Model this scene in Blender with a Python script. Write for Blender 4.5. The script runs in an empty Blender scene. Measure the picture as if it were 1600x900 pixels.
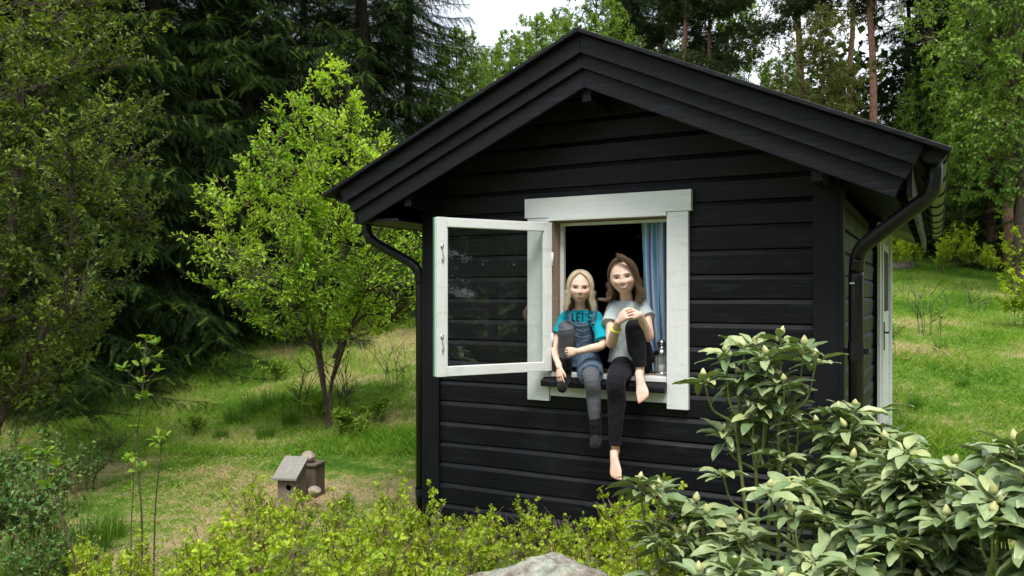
import bpy, bmesh, math, random
import numpy as np
from mathutils import Vector, Matrix
from mathutils.bvhtree import BVHTree

# ------------------------------------------------------------------ camera, sky, sun
SC = bpy.context.scene
COL = SC.collection
YAW = math.radians(27.8)
FOC = 1260.0                      # focal length in photo pixels (1600 wide)
CAMH = 1.6
cam_d = bpy.data.cameras.new('camera')
cam_d.sensor_width = 36.0
cam_d.lens = FOC / 1600 * 36
cam_d.shift_y = 10 / 1600
cam_d.clip_end = 1500
cam = bpy.data.objects.new('camera', cam_d)
COL.objects.link(cam)
cam.location = (0, -4.6, CAMH)
cam.rotation_euler = (math.radians(90), 0, YAW)
SC.camera = cam

SUN_EL, SUN_AZ = math.radians(62), math.radians(150)     # azimuth from +Y clockwise: behind the camera, to its right
w = bpy.data.worlds.new('World'); SC.world = w; w.use_nodes = True
nt = w.node_tree; nt.nodes.clear()
out = nt.nodes.new('ShaderNodeOutputWorld')
sky = nt.nodes.new('ShaderNodeTexSky'); sky.sky_type = 'NISHITA'; sky.sun_disc = False
sky.sun_elevation = SUN_EL; sky.sun_rotation = SUN_AZ; sky.air_density = 1.0; sky.dust_density = 2.0
bg1 = nt.nodes.new('ShaderNodeBackground'); bg1.inputs['Strength'].default_value = 0.10
bg2 = nt.nodes.new('ShaderNodeBackground'); bg2.inputs['Strength'].default_value = 0.62
tc = nt.nodes.new('ShaderNodeTexCoord')
nz = nt.nodes.new('ShaderNodeTexNoise'); nz.inputs['Scale'].default_value = 2.2; nz.inputs['Detail'].default_value = 5
mp = nt.nodes.new('ShaderNodeMapping'); mp.inputs['Scale'].default_value = (1, 1, 2.2)
cr = nt.nodes.new('ShaderNodeValToRGB')
cr.color_ramp.elements[0].position = 0.30; cr.color_ramp.elements[0].color = (0.55, 0.55, 0.55, 1)
cr.color_ramp.elements[1].position = 0.62; cr.color_ramp.elements[1].color = (1, 1, 1, 1)
cc = nt.nodes.new('ShaderNodeMixRGB')
cc.inputs[1].default_value = (0.80, 0.88, 1.0, 1); cc.inputs[2].default_value = (1.0, 1.0, 1.0, 1)
mx = nt.nodes.new('ShaderNodeMixShader')
L = nt.links
L.new(tc.outputs['Generated'], mp.inputs['Vector']); L.new(mp.outputs[0], nz.inputs['Vector'])
L.new(nz.outputs['Fac'], cr.inputs[0]); L.new(cr.outputs[0], mx.inputs[0]); L.new(nz.outputs['Fac'], cc.inputs[0])
L.new(cc.outputs[0], bg2.inputs['Color']); L.new(sky.outputs[0], bg1.inputs['Color'])
L.new(bg1.outputs[0], mx.inputs[1]); L.new(bg2.outputs[0], mx.inputs[2]); L.new(mx.outputs[0], out.inputs['Surface'])

sd = bpy.data.lights.new('sun', 'SUN'); sd.energy = 1.5; sd.angle = math.radians(22); sd.color = (1.0, 0.96, 0.88)
sun = bpy.data.objects.new('sun', sd); COL.objects.link(sun)
sdir = Vector((math.sin(SUN_AZ) * math.cos(SUN_EL), math.cos(SUN_AZ) * math.cos(SUN_EL), math.sin(SUN_EL)))
sun.rotation_euler = sdir.to_track_quat('Z', 'Y').to_euler(); sun.location = (0, 0, 30)

SC.view_settings.view_transform = 'Standard'; SC.view_settings.look = 'None'
SC.view_settings.exposure = 1.5; SC.view_settings.gamma = 1
SC.view_settings.use_curve_mapping = False
SC.render.engine = 'CYCLES'
SC.cycles.max_bounces = 6; SC.cycles.diffuse_bounces = 3; SC.cycles.glossy_bounces = 3
SC.cycles.transmission_bounces = 4; SC.cycles.transparent_max_bounces = 8

# ------------------------------------------------------------------ frame helpers
FX, FY = -math.sin(YAW), math.cos(YAW)       # camera forward
RX, RY = math.cos(YAW), math.sin(YAW)        # camera right
def uz(u, z):
    return (z * FX + u * RX, -4.6 + z * FY + u * RY)
def PZ(px, py, z):
    u = (px - 800) / FOC * z
    x, y = uz(u, z)
    return Vector((x, y, CAMH + (460 - py) / FOC * z))
def PY(px, py, Y):
    k = (px - 800) / FOC
    z = (Y + 4.6) / (FY + k * RY)
    return PZ(px, py, z)
def ground_h(x, y):
    x = np.asarray(x, float); y = np.asarray(y, float)
    z = FX * x + FY * (y + 4.6); u = RX * x + RY * (y + 4.6)
    t = z - 8 + 0.5 * np.minimum(0, np.maximum(u + 1, -9))
    t = np.where(t > 3, t, np.where(t < -3, 0, (t + 3) ** 2 / 12))     # soft start
    t = np.minimum(t, 42 + 0.04 * np.maximum(t - 42, 0))
    h = 0.17 * t
    h = h + 0.05 * np.sin(x * 0.9 + 1.3) * np.sin(y * 0.8) + 0.02 * np.sin(x * 2.7) * np.sin(y * 3.1 + x)
    near = np.clip((z - 5) / 3, 0, 1)
    return h * (0.25 + 0.75 * near)
def gh(x, y): return float(ground_h(x, y))
def onground(px, z):
    x, y = uz((px - 800) / FOC * z, z)
    return Vector((x, y, gh(x, y)))

# ------------------------------------------------------------------ object helpers
def tag(o, label=None, cat=None, group=None, kind=None):
    if label: o['label'] = label
    if cat: o['category'] = cat
    if group: o['group'] = group
    if kind: o['kind'] = kind
    return o
def empty(name, loc=(0, 0, 0), rz=0):
    o = bpy.data.objects.new(name, None); COL.objects.link(o)
    o.location = loc; o.rotation_euler = (0, 0, rz); o.empty_display_size = 0.1
    return o
def link(name, me, parent=None, mats=None):
    o = bpy.data.objects.new(name, me); COL.objects.link(o)
    if parent: o.parent = parent
    for m in (mats or []): me.materials.append(m)
    return o
def kids(o): return [c for c in bpy.data.objects if c.parent == o]
def copy_tree(root, loc, rz=0, s=1.0, label=None, group=None):
    r = root.copy(); COL.objects.link(r)
    r.location = loc; r.rotation_euler = (0, 0, rz); r.scale = (s, s, s)
    if label: r['label'] = label
    if group: r['group'] = group
    for ch in root['_k']:
        src = bpy.data.objects[ch]
        c = src.copy(); COL.objects.link(c); c.parent = r
    return r
def note_kids(root, names): root['_k'] = names

def npmesh(name, parts, smooth=False):
    """parts: list of (V, F) or (V, F, material_index); F an (n,k) array or list of them"""
    me = bpy.data.meshes.new(name)
    Vs, loops, tot, mats = [], [], [], []
    off = 0
    for p in parts:
        V = np.asarray(p[0], float).reshape(-1, 3); Fs = p[1]; mi = p[2] if len(p) > 2 else 0
        if not isinstance(Fs, list): Fs = [Fs]
        for F in Fs:
            F = np.asarray(F, np.int64)
            if F.size == 0: continue
            loops.append((F + off).ravel()); tot.append(np.full(len(F), F.shape[1])); mats.append(np.full(len(F), mi))
        Vs.append(V); off += len(V)
    V = np.concatenate(Vs); lp = np.concatenate(loops); tt = np.concatenate(tot); mt = np.concatenate(mats)
    me.vertices.add(len(V)); me.vertices.foreach_set('co', V.astype(np.float32).ravel())
    me.loops.add(len(lp)); me.loops.foreach_set('vertex_index', lp.astype(np.int32))
    me.polygons.add(len(tt))
    st = np.concatenate([[0], np.cumsum(tt)[:-1]])
    me.polygons.foreach_set('loop_start', st.astype(np.int32))
    me.polygons.foreach_set('loop_total', tt.astype(np.int32))
    me.polygons.foreach_set('material_index', mt.astype(np.int32))
    me.polygons.foreach_set('use_smooth', np.full(len(tt), bool(smooth)))
    me.update(calc_edges=True)
    return me

def nrm(a): return a / np.maximum(np.linalg.norm(a, axis=-1, keepdims=True), 1e-9)
def tubes(P, R, n=4):
    """P (T,M,3) polylines, R (T,M) radii -> verts, quads"""
    P = np.asarray(P, float); R = np.asarray(R, float)
    if P.ndim == 2: P = P[None]; R = R[None]
    T, M = P.shape[:2]
    t = nrm(np.gradient(P, axis=1))
    ref = np.tile(np.array([0.31, 0.17, 0.12]), (T, 1))
    main = nrm(P[:, -1] - P[:, 0])
    vert = np.abs(main[:, 2]) > 0.7
    ref[vert] = (1.0, 0.13, 0.0); ref[~vert] = (0.05, 0.1, 1.0)
    u = nrm(np.cross(t, ref[:, None, :])); v = np.cross(t, u)
    a = np.arange(n) * 2 * math.pi / n
    ring = P[:, :, None, :] + R[:, :, None, None] * (np.cos(a)[None, None, :, None] * u[:, :, None, :] + np.sin(a)[None, None, :, None] * v[:, :, None, :])
    V = ring.reshape(-1, 3)
    idx = np.arange(T * M * n).reshape(T, M, n)
    q = np.stack([idx[:, :-1, :], np.roll(idx, -1, 2)[:, :-1, :], np.roll(idx, -1, 2)[:, 1:, :], idx[:, 1:, :]], -1).reshape(-1, 4)
    return V, q
def tube1(pts, rad, n=8, cap=True):
    V, F = tubes(np.array(pts, float), np.array(rad, float), n)
    F = F.tolist(); m = len(pts)
    Fs = [np.array(F)]
    if cap:
        Fs.append(np.array([list(range(n))[::-1], [(m - 1) * n + i for i in range(n)]]))
    return V, Fs
def smooth_path(pts, k=6):
    """Catmull-Rom through points of any dimension"""
    p = np.array(pts, float); p = np.vstack([2 * p[0] - p[1], p, 2 * p[-1] - p[-2]])
    o = []
    for i in range(1, len(p) - 2):
        for s in np.arange(k) / k:
            a, b, c, d = p[i - 1], p[i], p[i + 1], p[i + 2]
            o.append(0.5 * ((2 * b) + (-a + c) * s + (2 * a - 5 * b + 4 * c - d) * s * s + (-a + 3 * b - 3 * c + d) * s ** 3))
    o.append(p[-2]); return np.array(o)
def inst(T, Fs, P, A, N, Ls, Ws):
    """place template T (x along, y across, z up) at points P with axis A, normal N"""
    T = np.asarray(T, float); P = np.asarray(P, float); n = len(P); K = len(T)
    A = nrm(np.asarray(A, float)); S = nrm(np.cross(N, A)); N2 = np.cross(A, S)
    Ls = np.broadcast_to(Ls, (n,)); Ws = np.broadcast_to(Ws, (n,))
    V = (P[:, None, :] + (T[None, :, 0] * Ls[:, None])[..., None] * A[:, None, :]
         + (T[None, :, 1] * Ws[:, None])[..., None] * S[:, None, :]
         + (T[None, :, 2] * Ls[:, None])[..., None] * N2[:, None, :]).reshape(-1, 3)
    out = []
    for F in (Fs if isinstance(Fs, list) else [Fs]):
        F = np.asarray(F); out.append((F[None] + (np.arange(n) * K)[:, None, None]).reshape(-1, F.shape[1]))
    return V, out
def box(x0, x1, y0, y1, z0, z1, bev=0.0):
    V = np.array([(x, y, z) for x in (x0, x1) for y in (y0, y1) for z in (z0, z1)], float)
    F = np.array([(0, 1, 3, 2), (4, 6, 7, 5), (0, 4, 5, 1), (2, 3, 7, 6), (0, 2, 6, 4), (1, 5, 7, 3)])
    return V, F
def bevel(o, w=0.003, seg=2):
    m = o.modifiers.new('bevel', 'BEVEL'); m.width = w; m.segments = seg; m.limit_method = 'ANGLE'
    return o
def prism(poly, y0, y1):
    """polygon of (x,z) extruded along y"""
    n = len(poly)
    V = [(x, y0, z) for x, z in poly] + [(x, y1, z) for x, z in poly]
    F4 = [(i, (i + 1) % n, n + (i + 1) % n, n + i) for i in range(n)]
    Fs = [np.array(F4), np.array([list(range(n))[::-1]]), np.array([list(range(n, 2 * n))])]
    return np.array(V, float), Fs
def prism_x(poly, x0, x1):
    """polygon of (y,z) extruded along x"""
    V, F = prism(poly, x0, x1)
    return V[:, [1, 0, 2]], F

# ------------------------------------------------------------------ materials
def mat(name): 
    m = bpy.data.materials.new(name); m.use_nodes = True
    nt = m.node_tree; b = nt.nodes['Principled BSDF']
    return m, nt, b
def node(nt, t, **kw):
    n = nt.nodes.new(t)
    for k, v in kw.items():
        if k in n.inputs: n.inputs[k].default_value = v
        else: setattr(n, k, v)
    return n
def ramp(nt, stops):
    r = nt.nodes.new('ShaderNodeValToRGB'); e = r.color_ramp.elements
    while len(e) < len(stops): e.new(0.5)
    for i, (p, c) in enumerate(stops):
        e[i].position = p; e[i].color = (*c, 1)
    return r
def noise(nt, scale, detail=4, rough=0.5, coord='Object', stretch=None):
    tc = nt.nodes.new('ShaderNodeTexCoord'); mp = nt.nodes.new('ShaderNodeMapping')
    if stretch: mp.inputs['Scale'].default_value = stretch
    n = nt.nodes.new('ShaderNodeTexNoise'); n.inputs['Scale'].default_value = scale
    n.inputs['Detail'].default_value = detail; n.inputs['Roughness'].default_value = rough
    if coord == 'World':
        g = nt.nodes.new('ShaderNodeNewGeometry'); nt.links.new(g.outputs['Position'], mp.inputs['Vector'])
    else: nt.links.new(tc.outputs[coord], mp.inputs['Vector'])
    nt.links.new(mp.outputs[0], n.inputs['Vector'])
    return n
def bump(nt, b, src, strength=0.3, dist=0.01):
    bm_ = nt.nodes.new('ShaderNodeBump'); bm_.inputs['Strength'].default_value = strength; bm_.inputs['Distance'].default_value = dist
    nt.links.new(src, bm_.inputs['Height']); nt.links.new(bm_.outputs[0], b.inputs['Normal'])
def leaf_mat(name, cols, rough=0.5, trans=0.35, tcol=None, spec=0.3, big=None):
    m, nt, b = mat(name)
    g = nt.nodes.new('ShaderNodeNewGeometry')
    r = ramp(nt, [(i / (len(cols) - 1), c) for i, c in enumerate(cols)])
    if big:                                    # slow colour drift through the crown, new shoots against old leaves
        nn = noise(nt, big, 2)
        ma = node(nt, 'ShaderNodeMath', operation='MULTIPLY_ADD'); ma.inputs[1].default_value = 0.5; 
        nt.links.new(g.outputs['Random Per Island'], ma.inputs[0])
        sb = node(nt, 'ShaderNodeMath', operation='MULTIPLY_ADD'); sb.inputs[1].default_value = 2.0; sb.inputs[2].default_value = -0.75
        nt.links.new(nn.outputs['Fac'], sb.inputs[0]); nt.links.new(sb.outputs[0], ma.inputs[2])
        nt.links.new(ma.outputs[0], r.inputs[0])
    else:
        nt.links.new(g.outputs['Random Per Island'], r.inputs[0])
    nt.links.new(r.outputs[0], b.inputs['Base Color'])
    b.inputs['Roughness'].default_value = rough; b.inputs['Specular IOR Level'].default_value = spec
    if trans > 0:
        t = nt.nodes.new('ShaderNodeBsdfTranslucent'); mxs = nt.nodes.new('ShaderNodeMixShader')
        mc = nt.nodes.new('ShaderNodeMixRGB'); mc.blend_type = 'MULTIPLY'; mc.inputs[0].default_value = 1
        mc.inputs[2].default_value = (*(tcol or (1.35, 1.3, 0.6)), 1)
        nt.links.new(r.outputs[0], mc.inputs[1]); nt.links.new(mc.outputs[0], t.inputs['Color'])
        mxs.inputs[0].default_value = trans
        nt.links.new(b.outputs[0], mxs.inputs[1]); nt.links.new(t.outputs[0], mxs.inputs[2])
        nt.links.new(mxs.outputs[0], nt.nodes['Material Output'].inputs['Surface'])
    return m
def plain(name, col, rough=0.5, spec=0.5, metal=0.0, nscale=None, namp=0.15, bumps=0.0, stretch=None, coat=0):
    m, nt, b = mat(name)
    b.inputs['Roughness'].default_value = rough; b.inputs['Metallic'].default_value = metal
    b.inputs['Specular IOR Level'].default_value = spec
    if nscale:
        n = noise(nt, nscale, 5, stretch=stretch)
        c0 = tuple(max(0, c * (1 - namp)) for c in col); c1 = tuple(min(1, c * (1 + namp)) for c in col)
        r = ramp(nt, [(0.3, c0), (0.7, c1)])
        nt.links.new(n.outputs['Fac'], r.inputs[0]); nt.links.new(r.outputs[0], b.inputs['Base Color'])
        if bumps: bump(nt, b, n.outputs['Fac'], bumps, 0.004)
    else: b.inputs['Base Color'].default_value = (*col, 1)
    return m

def wood_mat(name, cols, rough=0.55, grain=(1, 18, 18), scale=3.0, bmp=0.35, dist=0.003, spec=0.5, wear=None):
    m, nt, b = mat(name)
    n = noise(nt, scale, 6, 0.6, stretch=grain); n2 = noise(nt, 1.3, 4, 0.6)
    r = ramp(nt, [(0.30, cols[0]), (0.70, cols[1])])
    mixf = node(nt, 'ShaderNodeMath', operation='MULTIPLY_ADD'); mixf.inputs[1].default_value = 0.6
    sc_ = node(nt, 'ShaderNodeMath', operation='MULTIPLY'); sc_.inputs[1].default_value = 0.4
    nt.links.new(n2.outputs['Fac'], sc_.inputs[0]); nt.links.new(n.outputs['Fac'], mixf.inputs[0]); nt.links.new(sc_.outputs[0], mixf.inputs[2])
    nt.links.new(mixf.outputs[0], r.inputs[0])
    src = r.outputs[0]
    if wear:
        n3 = noise(nt, 9, 8, 0.7, stretch=(0.5, 3, 3)); r3 = ramp(nt, [(0.54, (0, 0, 0)), (0.76, (1, 1, 1))])
        mc = nt.nodes.new('ShaderNodeMixRGB'); mc.inputs[2].default_value = (*wear, 1)
        nt.links.new(n3.outputs['Fac'], r3.inputs[0]); nt.links.new(r3.outputs[0], mc.inputs[0]); nt.links.new(src, mc.inputs[1]); src = mc.outputs[0]
    nt.links.new(src, b.inputs['Base Color'])
    rr = ramp(nt, [(0.3, (rough - 0.12,) * 3), (0.7, (rough + 0.12,) * 3)])
    nt.links.new(n2.outputs['Fac'], rr.inputs[0]); nt.links.new(rr.outputs[0], b.inputs['Roughness'])
    b.inputs['Specular IOR Level'].default_value = spec
    bump(nt, b, n.outputs['Fac'], bmp, dist)
    return m
M = {}
M['black_wood'] = wood_mat('black_painted_wood', [(0.0023, 0.0027, 0.0048), (0.0056, 0.0064, 0.0100)], 0.52, (1, 16, 16), 3, 0.7, 0.004, 0.27, wear=(0.022, 0.024, 0.031))
M['black_wood_y'] = wood_mat('black_painted_wood_side', [(0.0023, 0.0027, 0.0048), (0.0056, 0.0064, 0.0100)], 0.5, (16, 1, 16), 3, 0.5, 0.004, 0.3)
M['black_wood_z'] = wood_mat('black_painted_wood_upright', [(0.0023, 0.0027, 0.0048), (0.0056, 0.0064, 0.0100)], 0.55, (16, 16, 1), 3, 0.5, 0.004, 0.27)
M['white_wood'] = wood_mat('white_painted_wood', [(0.70, 0.725, 0.72), (0.82, 0.835, 0.83)], 0.42, (2, 14, 14), 4, 0.3, 0.002, wear=(0.56, 0.57, 0.53))
M['white_wood_z'] = wood_mat('white_painted_wood_upright', [(0.70, 0.725, 0.72), (0.82, 0.835, 0.83)], 0.42, (14, 14, 2), 4, 0.3, 0.002, wear=(0.56, 0.57, 0.53))
M['green_paint'] = plain('green_window_edge', (0.05, 0.22, 0.09), 0.5, nscale=12)
M['bare_wood'] = plain('bare_window_wood', (0.30, 0.22, 0.16), 0.7, nscale=8, stretch=(1, 8, 8))
M['gutter'] = plain('black_gutter_metal', (0.009, 0.009, 0.011), 0.36, 0.45, nscale=5, namp=0.3)
M['gutter_in'] = plain('green_gutter_shade', (0.22, 0.27, 0.16), 0.5, nscale=4)
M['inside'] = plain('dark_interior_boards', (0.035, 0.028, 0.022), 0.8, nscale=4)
M['tile'] = plain('dark_roof_tile', (0.05, 0.04, 0.04), 0.6, nscale=14, namp=0.4, bumps=0.4)
M['steel'] = plain('grey_hook_metal', (0.45, 0.45, 0.45), 0.35, metal=0.9, nscale=20)
# ------------------------------------------------------------------ ground
def sinh_axis(n, near, far):
    s = np.linspace(-1, 1, n); k = math.asinh(far / near)
    return np.sinh(s * k) * near
ax = sinh_axis(320, 6, 420)
gx, gy = np.meshgrid(ax - 1.5, ax + 4, indexing='ij')
gz = ground_h(gx, gy)
gi = np.arange(320 * 320).reshape(320, 320)
gq = np.stack([gi[:-1, :-1], gi[1:, :-1], gi[1:, 1:], gi[:-1, 1:]], -1).reshape(-1, 4)
m, nt, b = mat('mossy_lawn_ground')
n1 = noise(nt, 0.55, 5, 0.6, 'World'); n2 = noise(nt, 7, 6, 0.65, 'World'); n3 = noise(nt, 60, 4, 0.6, 'World')
add = node(nt, 'ShaderNodeMath', operation='MULTIPLY_ADD'); add.inputs[1].default_value = 0.45
nt.links.new(n2.outputs['Fac'], add.inputs[0]); nt.links.new(n1.outputs['Fac'], add.inputs[2])
r = ramp(nt, [(0.60, (0.055, 0.13, 0.014)), (0.70, (0.12, 0.21, 0.028)), (0.775, (0.27, 0.27, 0.10)), (0.87, (0.44, 0.34, 0.19))])
nt.links.new(add.outputs[0], r.inputs[0])
r2 = ramp(nt, [(0.3, (0.5, 0.5, 0.5)), (0.7, (1.25, 1.25, 1.25))]); nt.links.new(n3.outputs['Fac'], r2.inputs[0])
mm = nt.nodes.new('ShaderNodeMixRGB'); mm.blend_type = 'MULTIPLY'; mm.inputs[0].default_value = 1
nt.links.new(r.outputs[0], mm.inputs[1]); nt.links.new(r2.outputs[0], mm.inputs[2]); nt.links.new(mm.outputs[0], b.inputs['Base Color'])
b.inputs['Roughness'].default_value = 0.95; b.inputs['Specular IOR Level'].default_value = 0.1
bump(nt, b, n3.outputs['Fac'], 0.8, 0.03)
M['ground'] = m
g = link('ground', npmesh('ground', [(np.stack([gx, gy, gz], -1).reshape(-1, 3), gq)], True), None, [m]); tag(g, kind='structure')

# ------------------------------------------------------------------ cabin
XL, XR = -3.077, -0.459
XC = (XL + XR) / 2
DEP = 4.5
TH = math.radians(24.2); TT = math.tan(TH)
ZP = 3.084                                   # cap top at the ridge
OX0, OX1, OZ0, OZ1 = -2.105, -1.389, 1.118, 2.052     # window opening
cabin = empty('wooden_cabin', (0, 0, 0))
tag(cabin, 'small black wooden cabin with white window frame and gabled roof', 'cabin')
def roof_under(x, d=0.30): return ZP - d / math.cos(TH) - abs(x - XC) * TT
PH = 0.138
def siding_rows(s0, s1, z_lo, z_hi, top=None, hole=None, seed=1):
    """list of (sa, sb, zbottom, ztop)"""
    rows = []
    k = math.floor((z_lo - (0.529 + 1.6)) / PH)
    while True:
        zt = 0.529 + 1.6 + (k + 1) * PH; zb = zt - PH; k += 1
        if zb > z_hi: break
        a, c = s0, s1
        if top:
            lim = top(zb)
            if lim is None: break
            a, c = max(s0, lim[0]), min(s1, lim[1])
            if c - a < 0.05: break
        if hole and zt > hole[2] + 0.01 and zb < hole[3] - 0.01:
            rows.append((a, hole[0], zb, zt)); rows.append((hole[1], c, zb, zt))
        else: rows.append((a, c, zb, zt))
    return rows
def siding_mesh(rows, place, seed=1):
    rn = random.Random(seed); parts = []
    for a, c, zb, zt in rows:
        j = rn.uniform(-0.0015, 0.0015); lean = rn.uniform(-0.001, 0.0015)
        n = max(2, int((c - a) / 0.15))
        prof = [(0.024, zt + 0.004), (0.010, zt - 0.000), (0.001, zt - 0.005), (-0.012 + j, zt - 0.026), (-0.014 + j, zt - 0.030), (-0.008 + j - lean, zb + 0.004), (-0.006 + j, zb + 0.0008), (0.024, zb + 0.0008)]
        K = len(prof); V = []
        for i in range(n + 1):
            s = a + (c - a) * i / n
            wv = 0.0016 * math.sin(s * 5 + zb * 31 + rn.random() * 0.7)
            for d, z in prof: V.append(place(s, d + wv, z))
        idx = np.arange((n + 1) * K).reshape(n + 1, K)
        q = np.stack([idx[:-1, :-1], idx[1:, :-1], idx[1:, 1:], idx[:-1, 1:]], -1).reshape(-1, 4)
        parts.append((V, q))
    return parts
def gable_lim(z):
    h = (ZP - 0.06 / math.cos(TH) - z) / TT
    return (XC - h, XC + h) if h > 0 else None
rows = siding_rows(XL + 0.09, XR - 0.09, -0.15, 3.0, gable_lim, (OX0 - 0.012, OX1 + 0.012, OZ0 - 0.012, OZ1 + 0.012))
o = link('front_wall', npmesh('front_wall', siding_mesh(rows, lambda s, d, z: (s, d, z), 3)), cabin, [M['black_wood']])
rows = siding_rows(0.02, DEP - 0.02, 0.0, 2.05)
o = link('side_wall', npmesh('side_wall', siding_mesh([r for r in rows], lambda s, d, z: (XR - 0.022 - d - 0.008, s, z), 4)), cabin, [M['black_wood_y']])
o = link('side_wall', npmesh('side_wall', siding_mesh(rows, lambda s, d, z: (XL + 0.022 + d + 0.008, s, z), 5)), cabin, [M['black_wood_y']])
rows = siding_rows(XL + 0.05, XR - 0.05, 0.0, 3.0, gable_lim)
o = link('back_wall', npmesh('back_wall', siding_mesh(rows, lambda s, d, z: (s, DEP - d, z), 6)), cabin, [M['black_wood']])
# corner boards
for nm, parts in (('corner_board', [box(XL, XL + 0.112, -0.034, -0.008, -0.15, 2.30), box(XL - 0.024, XL, -0.034, 0.09, -0.15, 2.16)]),
                  ('corner_board', [box(XR - 0.128, XR, -0.034, -0.008, -0.15, 2.30), box(XR, XR + 0.022, -0.034, 0.07, -0.15, 2.16)]),
                  ('corner_board', [box(XR, XR + 0.022, DEP - 0.09, DEP + 0.02, 0, 2.16)])):
    bevel(link(nm, npmesh(nm, parts), cabin, [M['black_wood_z']]), 0.003)
# inner lining: floor, walls, ceiling
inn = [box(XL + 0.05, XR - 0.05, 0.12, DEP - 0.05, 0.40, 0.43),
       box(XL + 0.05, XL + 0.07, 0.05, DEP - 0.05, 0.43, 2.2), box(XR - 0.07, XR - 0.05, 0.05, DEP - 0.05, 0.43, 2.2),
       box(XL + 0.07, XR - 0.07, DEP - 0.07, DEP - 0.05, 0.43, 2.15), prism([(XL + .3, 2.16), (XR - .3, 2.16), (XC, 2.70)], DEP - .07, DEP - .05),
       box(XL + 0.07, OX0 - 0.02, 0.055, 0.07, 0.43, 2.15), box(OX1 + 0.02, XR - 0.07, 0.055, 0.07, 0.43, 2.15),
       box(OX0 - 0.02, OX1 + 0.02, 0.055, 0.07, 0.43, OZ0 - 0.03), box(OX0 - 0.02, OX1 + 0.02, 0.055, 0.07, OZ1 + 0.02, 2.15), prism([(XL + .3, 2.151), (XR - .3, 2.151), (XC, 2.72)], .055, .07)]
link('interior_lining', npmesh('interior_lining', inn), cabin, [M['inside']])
# foundation stones strip
link('foundation', npmesh('foundation', [box(XL + 0.12, XR - 0.10, 0.03, DEP - 0.1, -0.3, 0.12)]), cabin, [M['inside']])

def slope_poly(side, d0, d1, run, cut=True):
    """section polygon of a roof layer between depths d0..d1 below the cap top, from ridge to run (m along slope)"""
    def pt(sl, d):
        x = XC + side * (sl * math.cos(TH) - d * math.sin(TH)); z = ZP - sl * math.sin(TH) - d * math.cos(TH)
        return (x, z)
    r0 = (XC, ZP - d0 / math.cos(TH)); r1 = (XC, ZP - d1 / math.cos(TH))
    e0 = pt(run, d0); e1 = pt(run, d1)
    P_ = [r0, e0, e1, r1]
    return P_ if side > 0 else P_[::-1]
RUN = 2.006
roof = None
for side in (1, -1):
    rf = link('roof', npmesh('roof', [prism(slope_poly(side, 0.035, 0.060, RUN - 0.10), -0.40, 5.55)]), cabin, [M['black_wood_y']])
    # soffit boards under the overhang
    for i, (d0, d1, y0, y1, rr, nm) in enumerate([(0.0, 0.022, -0.475, -0.330, RUN, 'cap_board'), (0.024, 0.118, -0.432, -0.404, RUN - 0.115, 'barge_board'),
                                     (0.108, 0.190, -0.402, -0.378, RUN - 0.125, 'barge_board'), (0.180, 0.285, -0.376, -0.350, RUN - 0.135, 'barge_board')]):
        V, F = prism(slope_poly(side, d0, d1, rr), y0, y1)
        bevel(link(nm, npmesh(nm, [(V, F)]), cabin, [M['black_wood']]), 0.003)
    # rafters seen under the eaves
    for k in range(7):
        yy = 0.10 + k * 0.86
        link('rafter', npmesh('rafter', [prism(slope_poly(side, 0.062, 0.19, RUN - 0.16), yy, yy + 0.06)]), cabin, [M['black_wood_y']])
    # eave fascia board and closed soffit
    xe = XC + side * (RUN - 0.13) * math.cos(TH); ze = ZP - (RUN - 0.13) * math.sin(TH)
    xw = XR if side > 0 else XL
    bevel(link('eave_board', npmesh('eave_board', [box(xe - 0.012 - side * 0.06, xe + 0.012 - side * 0.06, -0.345, 5.5, ze - 0.245, ze - 0.035)]), cabin, [M['black_wood_y']]))
    if side < 0: link('soffit', npmesh('soffit', [box(min(xw, xe - side * 0.075), max(xw, xe - side * 0.075), -0.34, 5.5, ze - 0.24, ze - 0.222)]), cabin, [M['black_wood_y']])
    else: link('soffit', npmesh('soffit', [prism(slope_poly(side, 0.192, 0.208, RUN - 0.20), -0.345, 5.5)]), cabin, [M['black_wood_y']])
    # wave roof tiles
    ny, ns = 260, 60
    ys = np.linspace(-0.335, 5.58, ny); sl = np.linspace(0.05, RUN - 0.045, ns)
    Y_, S_ = np.meshgrid(ys, sl, indexing='ij')
    wav = 0.024 * np.abs(np.sin((Y_ + 0.33) * math.pi / 0.2)) ** 1.3 + 0.014 * (((RUN - 0.045 - S_) / 0.33) % 1.0)[:, :][...] * -1 + 0.014
    d_ = 0.022 - wav
    X_ = XC + side * (S_ * math.cos(TH) - d_ * math.sin(TH)); Z_ = ZP - 0.012 - S_ * math.sin(TH) - d_ * math.cos(TH)
    ii = np.arange(ny * ns).reshape(ny, ns)
    q = np.stack([ii[:-1, :-1], ii[1:, :-1], ii[1:, 1:], ii[:-1, 1:]], -1).reshape(-1, 4)
    to = link('roof_tiles', npmesh('roof_tiles', [(np.stack([X_, Y_, Z_], -1).reshape(-1, 3), q)], True), cabin, [M['tile']])
    so = to.modifiers.new('thick', 'SOLIDIFY'); so.thickness = 0.012
# purlin ends
for xx, zb, hh in ((XC, 2.70, 0.14), (-0.53, 2.165, 0.11), (XL + 0.07, 2.165, 0.11)):
    bevel(link('purlin', npmesh('purlin', [box(xx - 0.028, xx + 0.028, -0.335, -0.034 if abs(xx - XC) > .1 else 0.0, zb, zb + hh)]), cabin, [M['black_wood_y']]))
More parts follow.
